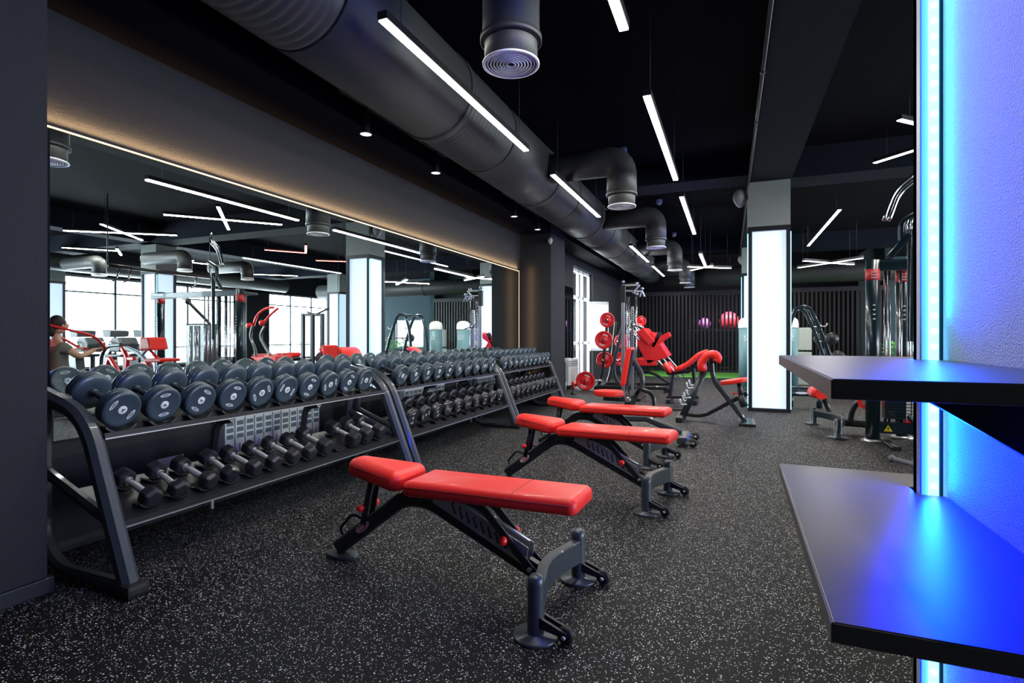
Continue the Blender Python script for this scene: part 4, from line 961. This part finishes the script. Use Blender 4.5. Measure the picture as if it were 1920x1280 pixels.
# curved A-frame barbell rack
def aframe():
    t = thing('barbell_rack', 'arched black barbell rack with fixed barbells, right of the lit column', 'rack', (1.55,12.1,0))
    for dy in (-.3,.5):
        y = 12.0+dy
        for x0, d in ((1.08,0),(1.22,0)): pass
        mb = MB(); mb.bar(fil([(.95,y,.03),(1.06,y,1.3),(1.2,y,1.72),(1.42,y,1.72),(1.6,y,1.3),(2.0,y,.03)], .3, 8), .06, .07, (0,1,0)); mb.build('arch_frame', POST, t)
        mb = MB(); mb.b2((.85,y-.04,0), (2.1,y+.04,.05), bev=.01); mb.build('foot', BLK, t)
        for z in (.4,.72,1.05,1.35):
            mb = MB(); x = 2.0-(z-.03)*.315; mb.bar(fil([(x-.02,y,z),(x+.12,y,z-.02),(x+.14,y,z+.05)], .03, 3), .05, .02, (0,1,0)); mb.build('hook', STEEL, t)
    mb = MB(); mb.cyl((1.3,11.7,1.7), (1.3,12.5,1.7), .03, 12); mb.cyl((1.3,11.7,.05), (1.3,12.5,.05), .03, 12); mb.build('cross_tube', POST, t)
    for i, z in enumerate((.43,.75,1.08)):
        x = 2.0-(z-.03)*.315+.08
        s = thing('barbell', 'short fixed barbell on the arched rack, %s from the bottom' % ords[i], 'barbell', (x,12.1,z+.02), 0, 'fixed barbells on the arched rack')
        mb = MB(); mb.cyl((x,11.35,z+.02), (x,12.85,z+.02), .014, 12); mb.build('bar', CHROME, s)
        for y in (11.35,12.75): mb = MB(); mb.lathe([(0,0),(.1,0),(.11,.01),(.11,.09),(.1,.1),(0,.1)], (x,y,z+.02), (0,1,0), 24); mb.build('head', RUBH, s)
aframe()
# capped towers
for x, y, lab in ((1.22,13.3,'teal machine tower with white domed cap right of the lit column'),(.37,13.35,'teal machine tower with white domed cap seen in the mirror, right of the pair')):
    t = thing('stack_tower', lab, 'exercise machine', (x,y,0), 0); r = .19
    mb = MB(); mb.cyl((x,y,0), (x,y,1.36), r-.01, 32); mb.build('shroud', TEAL, t)
    mb = MB(); mb.lathe([(r,1.34),(r,1.42),(r*.93,1.5),(r*.7,1.55),(r*.3,1.575),(0,1.58)], (x,y,0), (0,0,1), 32); mb.build('cap', CAPW, t)
    for k, ch_ in enumerate('5'): text_mesh('number', '52', .16, WHITE, t, (0,-r+.008,1.1), (R(90),0,0))
    mb = MB(); mb.b2((x-.05,y+.1,.3),(x+.05,y+.9,.4)); mb.build('arm', BLK, t)
mb = MB(); mb.b2((1.5,14.2,0), (1.78,14.4,.78), bev=.02); mb.b2((1.5,14.2,.82), (1.78,14.4,1.35), bev=.02)
tag(mb.build('stack_shield', mat('grey_green_panel', (.32,.36,.33), .5)), 'pale grey two-part machine shield behind the arched rack', 'machine panel')

# ------------------------------------------------------------------ things seen only in the mirror
# planter
t = thing('planter', 'dark green planter box with leafy plants seen in the mirror', 'plant', (4.0,15.6,0))
mb = MB(); mb.b2((3.5,15.4,0), (5.2,15.8,.72), bev=.01); mb.build('box', mat('dark_green_box', (.03,.06,.05), .6), t)
mb = MB()
for i in range(420):
    c = V(random.uniform(3.5,5.2), random.uniform(15.35,15.85), random.uniform(.72,1.0)); a = V(random.uniform(-1,1),random.uniform(-1,1),random.uniform(.2,1)).normalized()*.07; b = a.orthogonal().normalized()*.025
    mb.hull([c, c+a*.5+b, c+a, c+a*.5-b], [(0,1,2,3)])
o = mb.build('foliage', LEAF, t)
# wall sign
p = atm(773,538,22.46); t = thing('exit_sign', 'small red and white lettered sign high on the back wall', 'sign', p)
mb = MB(); mb.b2(p-V(.33,0,.12), p+V(.33,.04,.12), bev=.01); mb.mi = 1
for k in range(6):
    x = p.x-.27+k*.1
    for a, b, c, d in ((0,0,.07,.02),(0,0,.02,.14),(0,.12,.07,.14),(.05,.0,.07,.14),(0,.06,.07,.08)):
        if (k*3+int(a*100)+int(b*50)) % 4: mb.b2((x+a,p.y-.004,p.z-.07+b), (x+c,p.y,p.z-.07+d))
mb.build('board', [WHITE, mat('red_sign_glow', (.8,.05,.03), .5, emit=(1,.08,.04), es=1.5)], t)

def red_frame_machine():
    Y = 6.2; P = lambda x, y, dy=0: atm(x, y, Y)+V(0,dy,0)
    t = thing('incline_press_machine', 'machine with red tube frame, red seat and pale blue arms seen in the mirror', 'exercise machine', P(250,730).xy.to_3d())
    mb = MB(); mb.bar(fil([P(230,720),P(236,690),P(238,672),P(228,652)], .2, 6), .07, .08, (0,1,0)); mb.bar(fil([P(196,694),P(203,668),P(222,700),P(232,700)], .08, 5), .06, .07, (0,1,0)); mb.bar([P(236,672),P(250,672)], .06, .07, (0,1,0)); mb.build('red_frame', REDM, t)
    mb = MB(); mb.bar(fil([P(186,730),P(188,665),P(200,648),P(225,646)], .25, 8), .06, .06, (0,1,0)); mb.bar([P(186,698),P(232,698)], .05, .05, (0,1,0)); mb.bar([P(186,718),P(320,722)], .07, .07, (0,1,0)); mb.build('dark_frame', GRAPH, t)
    bl = mat('pale_blue_paint', (.35,.55,.65), .35)
    mb = MB(); mb.bar(fil([P(235,652),P(262,662),P(285,695),P(272,708)], .2, 6), .06, .07, (0,1,0)); mb.bar([P(258,672),P(278,650)], .05, .05, (0,1,0)); mb.bar([P(232,722),P(248,688),P(262,704)], .05, .06, (0,1,0)); mb.build('lever_arm', bl, t)
    mb = MB(); mb.prism([P(276,632,-.15),P(292,632,-.15),P(297,655,-.15),P(275,657,-.15)], (0,.32,0), bev=.03); mb.build('back_pad', VINYL, t)
    mb = MB(); mb.prism([P(284,673,-.15),P(292,671,-.15),P(316,672,-.15),P(316,678,-.15),P(285,679,-.15)], (0,.35,0), bev=.02); mb.build('seat_pad', VINYL, t)
    mb = MB(); mb.bar([P(278,656),P(296,673)], .05, .04, (0,1,0)); mb.bar([P(300,678),P(304,722)], .06, .06, (0,1,0)); mb.build('seat_post', REDM, t)
    mb = MB(); mb.cyl(P(272,690,-.05), P(272,690,.05), .12, 24); mb.build('plate', REDM, t)
red_frame_machine()
def bike(dx, Y, lab):
    P = lambda x, y, dy=0: atm(x+dx, y, Y)+V(0,dy,0)
    t = thing('recumbent_bike', lab, 'exercise bike', P(170,705).xy.to_3d())
    mb = MB(); mb.prism([P(160,634,-.2),P(176,632,-.2),P(182,645,-.2),P(178,660,-.2),P(158,659,-.2)], (0,.4,0), bev=.04); mb.build('back_pad', GREYV, t)
    mb = MB(); mb.prism([P(150,664,-.2),P(182,663,-.2),P(180,668,-.2),P(152,670,-.2)], (0,.4,0), bev=.02); mb.build('seat_pad', GREYV, t)
    mb = MB(); mb.bar([P(172,668),P(172,700)], .1, .1, (0,1,0)); mb.bar([P(130,701),P(190,701)], .2, .08, (0,1,0)); mb.prism([P(128,700,-.1),P(136,662,-.1),P(148,662,-.1),P(152,700,-.1)], (0,.2,0), bev=.02); mb.bar([P(142,664),P(150,634)], .06, .06, (0,1,0)); mb.build('frame', GRAPH, t)
    mb = MB(); mb.prism([P(146,618,-.2),P(162,620,-.2),P(161,631,-.2),P(148,632,-.2)], (0,.4,0), bev=.01); mb.build('console', GREYV, t)
    mb = MB(); mb.tube(fil([P(150,642,-.25),P(166,640,-.25),P(170,650,-.25)], .1, 4), .018, 8); mb.tube(fil([P(150,642,.25),P(166,640,.25),P(170,650,.25)], .1, 4), .018, 8); mb.tube([P(182,644),P(216,644)], .015, 8); mb.build('handlebar', CHROME, t)
bike(0, 8.0, 'grey recumbent exercise bike left of the red-framed machine in the mirror')
bike(62, 7.9, 'grey exercise bike with screen behind the red-framed machine in the mirror')
bike(115, 10.5, 'far exercise bike beyond the mirrored lit column')
def lat_machine():
    Y = 9.6; P = lambda x, y, dy=0: atm(x, y, Y)+V(0,dy,0)
    t = thing('lat_pulldown_machine', 'machine with raised curved red arms seen in the mirror before the windows', 'exercise machine', P(480,720).xy.to_3d())
    for s, o in (((466,610),(474,610,480,590,497,577,512,576)), ((490,605),(492,606,505,590,520,578))):
        mb = MB(); pts = [P(o[i],o[i+1]) for i in range(0,len(o),2)]; mb.tube(fil(pts, .2, 4), .03, 10); mb.ball(P(*s), .07); mb.build('lever_arm', REDM, t)
    mb = MB(); mb.bar(fil([P(472,612),P(467,630),P(478,655),P(478,700)], .2, 5), .06, .07, (0,1,0)); mb.bar(fil([P(495,612),P(485,630),P(505,665)], .2, 5), .06, .07, (0,1,0)); mb.bar([P(460,702),P(520,702)], .08,.08,(0,1,0)); mb.build('frame', GRAPH, t)
    mb = MB(); mb.prism([P(480,668,-.2),P(530,666,-.2),P(530,678,-.2),P(495,680,-.2)], (0,.5,0), bev=.03); mb.build('seat_cover', REDM, t)
    mb = MB(); mb.prism([P(466,682,-.2),P(492,682,-.2),P(492,688,-.2),P(466,688,-.2)], (0,.4,0), bev=.02); mb.build('seat_pad', VINYL, t)
lat_machine()
def low_red():
    Y = 11.0; P = lambda x, y, dy=0: atm(x, y, Y)+V(0,dy,0)
    t = thing('leg_extension_machine', 'low red machine with padded roller seen in the mirror', 'exercise machine', P(520,710).xy.to_3d())
    mb = MB(); mb.prism([P(488,663,-.3),P(545,663,-.3),P(520,672,-.3),P(490,674,-.3)], (0,.6,0), bev=.03); mb.prism([P(498,674,-.2),P(512,674,-.2),P(510,692,-.2),P(498,692,-.2)], (0,.4,0), bev=.02); mb.build('body', REDM, t)
    mb = MB(); mb.cyl(P(534,665,-.3), P(534,665,.3), .06, 20); mb.cyl(P(544,665,-.3), P(544,665,.3), .06, 20); mb.build('roller', VINYL, t)
    mb = MB(); mb.bar([P(490,698),P(560,698)], .08,.06,(0,1,0)); mb.bar([P(532,670),P(540,698)], .06,.06,(0,1,0)); mb.bar([P(560,675),P(556,698)], .06,.06,(0,1,0)); mb.build('frame', BLK, t)
low_red()
def tower(px0, px1, ytop, Y, lab, m=POST):
    a, b = atm(px0, ytop, Y), atm(px1, ytop, Y); t = thing('weight_tower', lab, 'exercise machine', ((a.x+b.x)/2,Y,0)); x0, x1 = min(a.x,b.x), max(a.x,b.x)
    mb = MB(); mb.b2((x0,Y-.2,.05), (x1,Y+.2,a.z), bev=.03); mb.build('shroud', m, t)
    mb = MB()
    for f in (.3,.45,.7): mb.cyl((x0+(x1-x0)*f,Y-.22,.1), (x0+(x1-x0)*f,Y-.22,a.z-.05), .014, 10)
    mb.build('guide_rod', CHROME, t)
    mb = MB(); mb.bar([(x0+.1,Y,a.z),(x0+.1,Y-.5,a.z+.45)], .06,.06,(1,0,0)); mb.lathe([(0,-.02),(.06,-.02),(.05,0),(.06,.02),(0,.02)], (x0+.1,Y-.5,a.z+.45), (1,0,0), 16); mb.build('pulley_arm', BLK, t)
tower(362, 398, 607, 8.2, 'dark weight tower with chrome rods left of the cable machine in the mirror')
def pole_rig():
    Y = 12.5; P = lambda x, y, dy=0: atm(x, y, Y)+V(0,dy,0)
    t = thing('cable_tower', 'three-pole cable tower before the bright windows in the mirror', 'exercise machine', P(585,715).xy.to_3d())
    for x in (567,585,603):
        mb = MB(); a = P(x,588); mb.b2((a.x-.05,Y-.05,0), (a.x+.05,Y+.05,a.z), bev=.01); mb.build('pole', GRAPH, t)
    mb = MB(); mb.bar([P(565,590),P(605,590)], .08,.08,(0,1,0)); mb.b2(P(569,672)-V(0,.1,0), P(583,700)+V(0,.1,0)); mb.tube(fil([P(575,585),P(590,590),P(615,578)], .2, 5), .03, 8); mb.build('top_beam', BLK, t)
pole_rig()
def far_red():
    Y = 12.0; P = lambda x, y, dy=0: atm(x, y, Y)+V(0,dy,0)
    t = thing('row_machine', 'black and red plate-loaded machine left of the red seats in the mirror', 'exercise machine', P(620,710).xy.to_3d())
    mb = MB(); q = P(612,700); mb.b2((q.x-.6,Y-.1,0), (q.x+.6,Y+.1,.1)); mb.b2((q.x-.3,Y-.04,.05),(q.x-.22,Y+.04,.6)); mb.cyl(P(605,672,-.1), P(605,672,.1), .2, 28); mb.bar(fil([P(596,700),P(600,668),P(618,660),P(630,690)], .2, 6), .08,.08,(0,1,0)); mb.build('frame', BLK, t)
    mb = MB(); mb.cyl(P(626,665,-.3), P(626,665,-.2), .14, 28); mb.prism([P(605,652,-.2),P(622,648,-.2),P(622,658,-.2),P(607,662,-.2)], (0,.3,0), bev=.03); mb.build('red_pad', VINYL, t)
far_red()
def cross_boom():
    P = lambda x, y: atmz(x, y, 2.55)
    t = thing('pull_up_boom', 'long dark overhead boom with handles crossing the mirror view', 'exercise machine', P(300,505).xy.to_3d()+V(0,0,0))
    a, b = P(200,497), P(392,520)
    mb = MB(); mb.bar([a, b], .07, .07, (0,0,1)); mb.build('boom', BLK, t)
    for e in (a, b): mb = MB(); mb.cyl((e.x,e.y,H), e, .012, 10); mb.build('hanging_rod', GRAPH, t)
    mb = MB(); 
    for q in (.1,.2,.85): c = a.lerp(b,q); mb.tube(fil([c, c+V(0,-.05,-.25), c+V(.1,-.1,-.3)], .05, 4), .018, 8)
    mb.build('handle', CHROME, t)
cross_boom()

# seated person on a chest press, seen in the mirror beside the near pier
def skin_fig(name, pts, edges, radii, m, parent, root=0):
    me = bpy.data.meshes.new(name); me.from_pydata([tuple(p) for p in pts], edges, []); o = bpy.data.objects.new(name, me); C.objects.link(o)
    md = o.modifiers.new('skin', 'SKIN'); md.use_smooth_shade = True
    for v, r in zip(me.skin_vertices[0].data, radii): v.radius = (r, r) if not isinstance(r, tuple) else r
    me.skin_vertices[0].data[root].use_root = True
    s = o.modifiers.new('sub', 'SUBSURF'); s.levels = 2; s.render_levels = 2
    me.materials.append(m); o.parent = parent
    return o
def person():
    base = atm(112,690,4.55); bx, by = base.x, base.y
    t = thing('person', 'person in grey shirt and navy trousers seated on a press machine, seen in the mirror', 'person', (bx,by,0))
    # faces +Y; pelvis at local origin height .5
    L = [(0,0,.52),(0,-.03,.68),(0,-.06,.86),(0,-.07,1.02),(0,-.06,1.1),(0,-.03,1.2),
         (.17,-.06,1.0),(.3,.08,.86),(.22,.32,.96),(-.17,-.06,1.0),(-.3,.08,.86),(-.22,.32,.96),
         (.1,.05,.5),(.13,.45,.52),(.13,.47,.1),(-.1,.05,.5),(-.13,.45,.52),(-.13,.47,.1),(.13,.6,.05),(-.13,.6,.05)]
    E = [(0,1),(1,2),(2,3),(3,4),(4,5),(3,6),(6,7),(7,8),(3,9),(9,10),(10,11),(0,12),(12,13),(13,14),(0,15),(15,16),(16,17),(14,18),(17,19)]
    Rr = [(.15,.11),(.14,.1),(.16,.11),(.13,.09),.055,.06,.065,.045,.032,.065,.045,.032,.09,.06,.04,.09,.06,.04,.04,.04]
    skin_fig('body', L, E, Rr, SKIN, t)
    mb = MB(); q = bmesh.new(); bmesh.ops.create_uvsphere(q, u_segments=24, v_segments=16, radius=.1)
    for v in q.verts:
        v.co = V(v.co.x*.8, v.co.y*.95, v.co.z*1.18)
        if v.co.y > .06 and abs(v.co.x) < .025 and -.04 < v.co.z < .015: v.co.y += .02
        v.co += V(0,-.02,1.3)
    mb.merge(q, True); mb.ball((.03,.073,1.315), .011, seg=8); mb.ball((-.03,.073,1.315), .011, seg=8); mb.ball((.083,-.02,1.3), .018, (.5,1,1.4), 10); mb.ball((-.083,-.02,1.3), .018, (.5,1,1.4), 10); mb.build('head', SKIN, t, world=False)
    mb = MB(); mb.ball((0,-.045,1.33), .105, (.9,.95,1.1), 20); mb.ball((0,-.11,1.22), .05, (1,.8,1.6), 14); mb.build('hair', HAIR, t, world=False)
    skin_fig('shirt', [(0,0,.56),(0,-.03,.7),(0,-.06,.86),(0,-.07,1.0),(.17,-.06,1.0),(.25,.02,.92),(-.17,-.06,1.0),(-.25,.02,.92)], [(0,1),(1,2),(2,3),(3,4),(4,5),(3,6),(6,7)], [(.17,.13),(.16,.12),(.18,.13),(.14,.11),.08,.07,.08,.07], CLOTH, t)
    skin_fig('trousers', [(0,0,.53),(.1,.05,.51),(.13,.45,.53),(.13,.47,.14),(-.1,.05,.51),(-.13,.45,.53),(-.13,.47,.14)], [(0,1),(1,2),(2,3),(0,4),(4,5),(5,6)], [(.16,.12),.105,.078,.055,.105,.078,.055], NAVY, t)
    for s in (-1,1):
        mb = MB(); hx = s*.22
        mb.box((hx,.35,.965), (.085,.05,.03), bev=.012)
        for k in range(4): mb.tube(fil([(hx-.033+k*.022,.37,.97),(hx-.033+k*.022,.405,.985),(hx-.033+k*.022,.42,.96),(hx-.033+k*.022,.4,.94)], .015, 3), .009, 7)
        mb.tube([(hx-s*.04,.35,.965),(hx-s*.05,.38,.945),(hx-s*.03,.405,.94)], .01, 7); mb.build('hand', SKIN, t, world=False)
    m = thing('chest_press_machine', 'seated chest press the person uses, left edge of the mirror', 'exercise machine', (bx,by,0))
    mb = MB(); mb.box((0,.1,.39), (.34,.4,.07), bev=.025); mb.build('seat_pad', VINYL, m, world=False)
    mb = MB(); mb.box((0,-.24,.82), (.3,.07,.6), rodrot('X', -6), bev=.03); mb.build('back_pad', VINYL, m, world=False)
    mb = MB(); mb.bar([(0,-.5,.04),(0,.75,.04)], .08,.06,(1,0,0)); mb.bar([(0,.1,.35),(0,.1,.05)], .08,.08,(1,0,0)); mb.bar([(0,-.3,1.2),(0,-.42,.05)], .08,.07,(1,0,0)); mb.box((0,-.5,.03), (.8,.08,.06)); mb.box((0,.75,.03), (.6,.08,.06)); mb.build('frame', GRAPH, m, world=False)
    mb = MB()
    for s in (-1,1): mb.tube(fil([(s*.4,-.35,1.3),(s*.42,.2,1.15),(s*.3,.415,.962),(s*.14,.415,.962)], .12, 5), .018, 10)
    mb.tube([(-.4,-.35,1.3),(.4,-.35,1.3)], .02, 8); mb.build('press_arm', REDM, m, world=False)
    mb = MB(); mb.b2((-.3,-1.0,.05), (.3,-.75,1.5), bev=.02); mb.bar([(0,-.8,1.25),(0,-.32,1.25)], .06,.06,(1,0,0)); mb.bar([(0,-.9,.04),(0,-.5,.04)], .08,.06,(1,0,0)); mb.build('weight_housing', POST, m, world=False)
person()
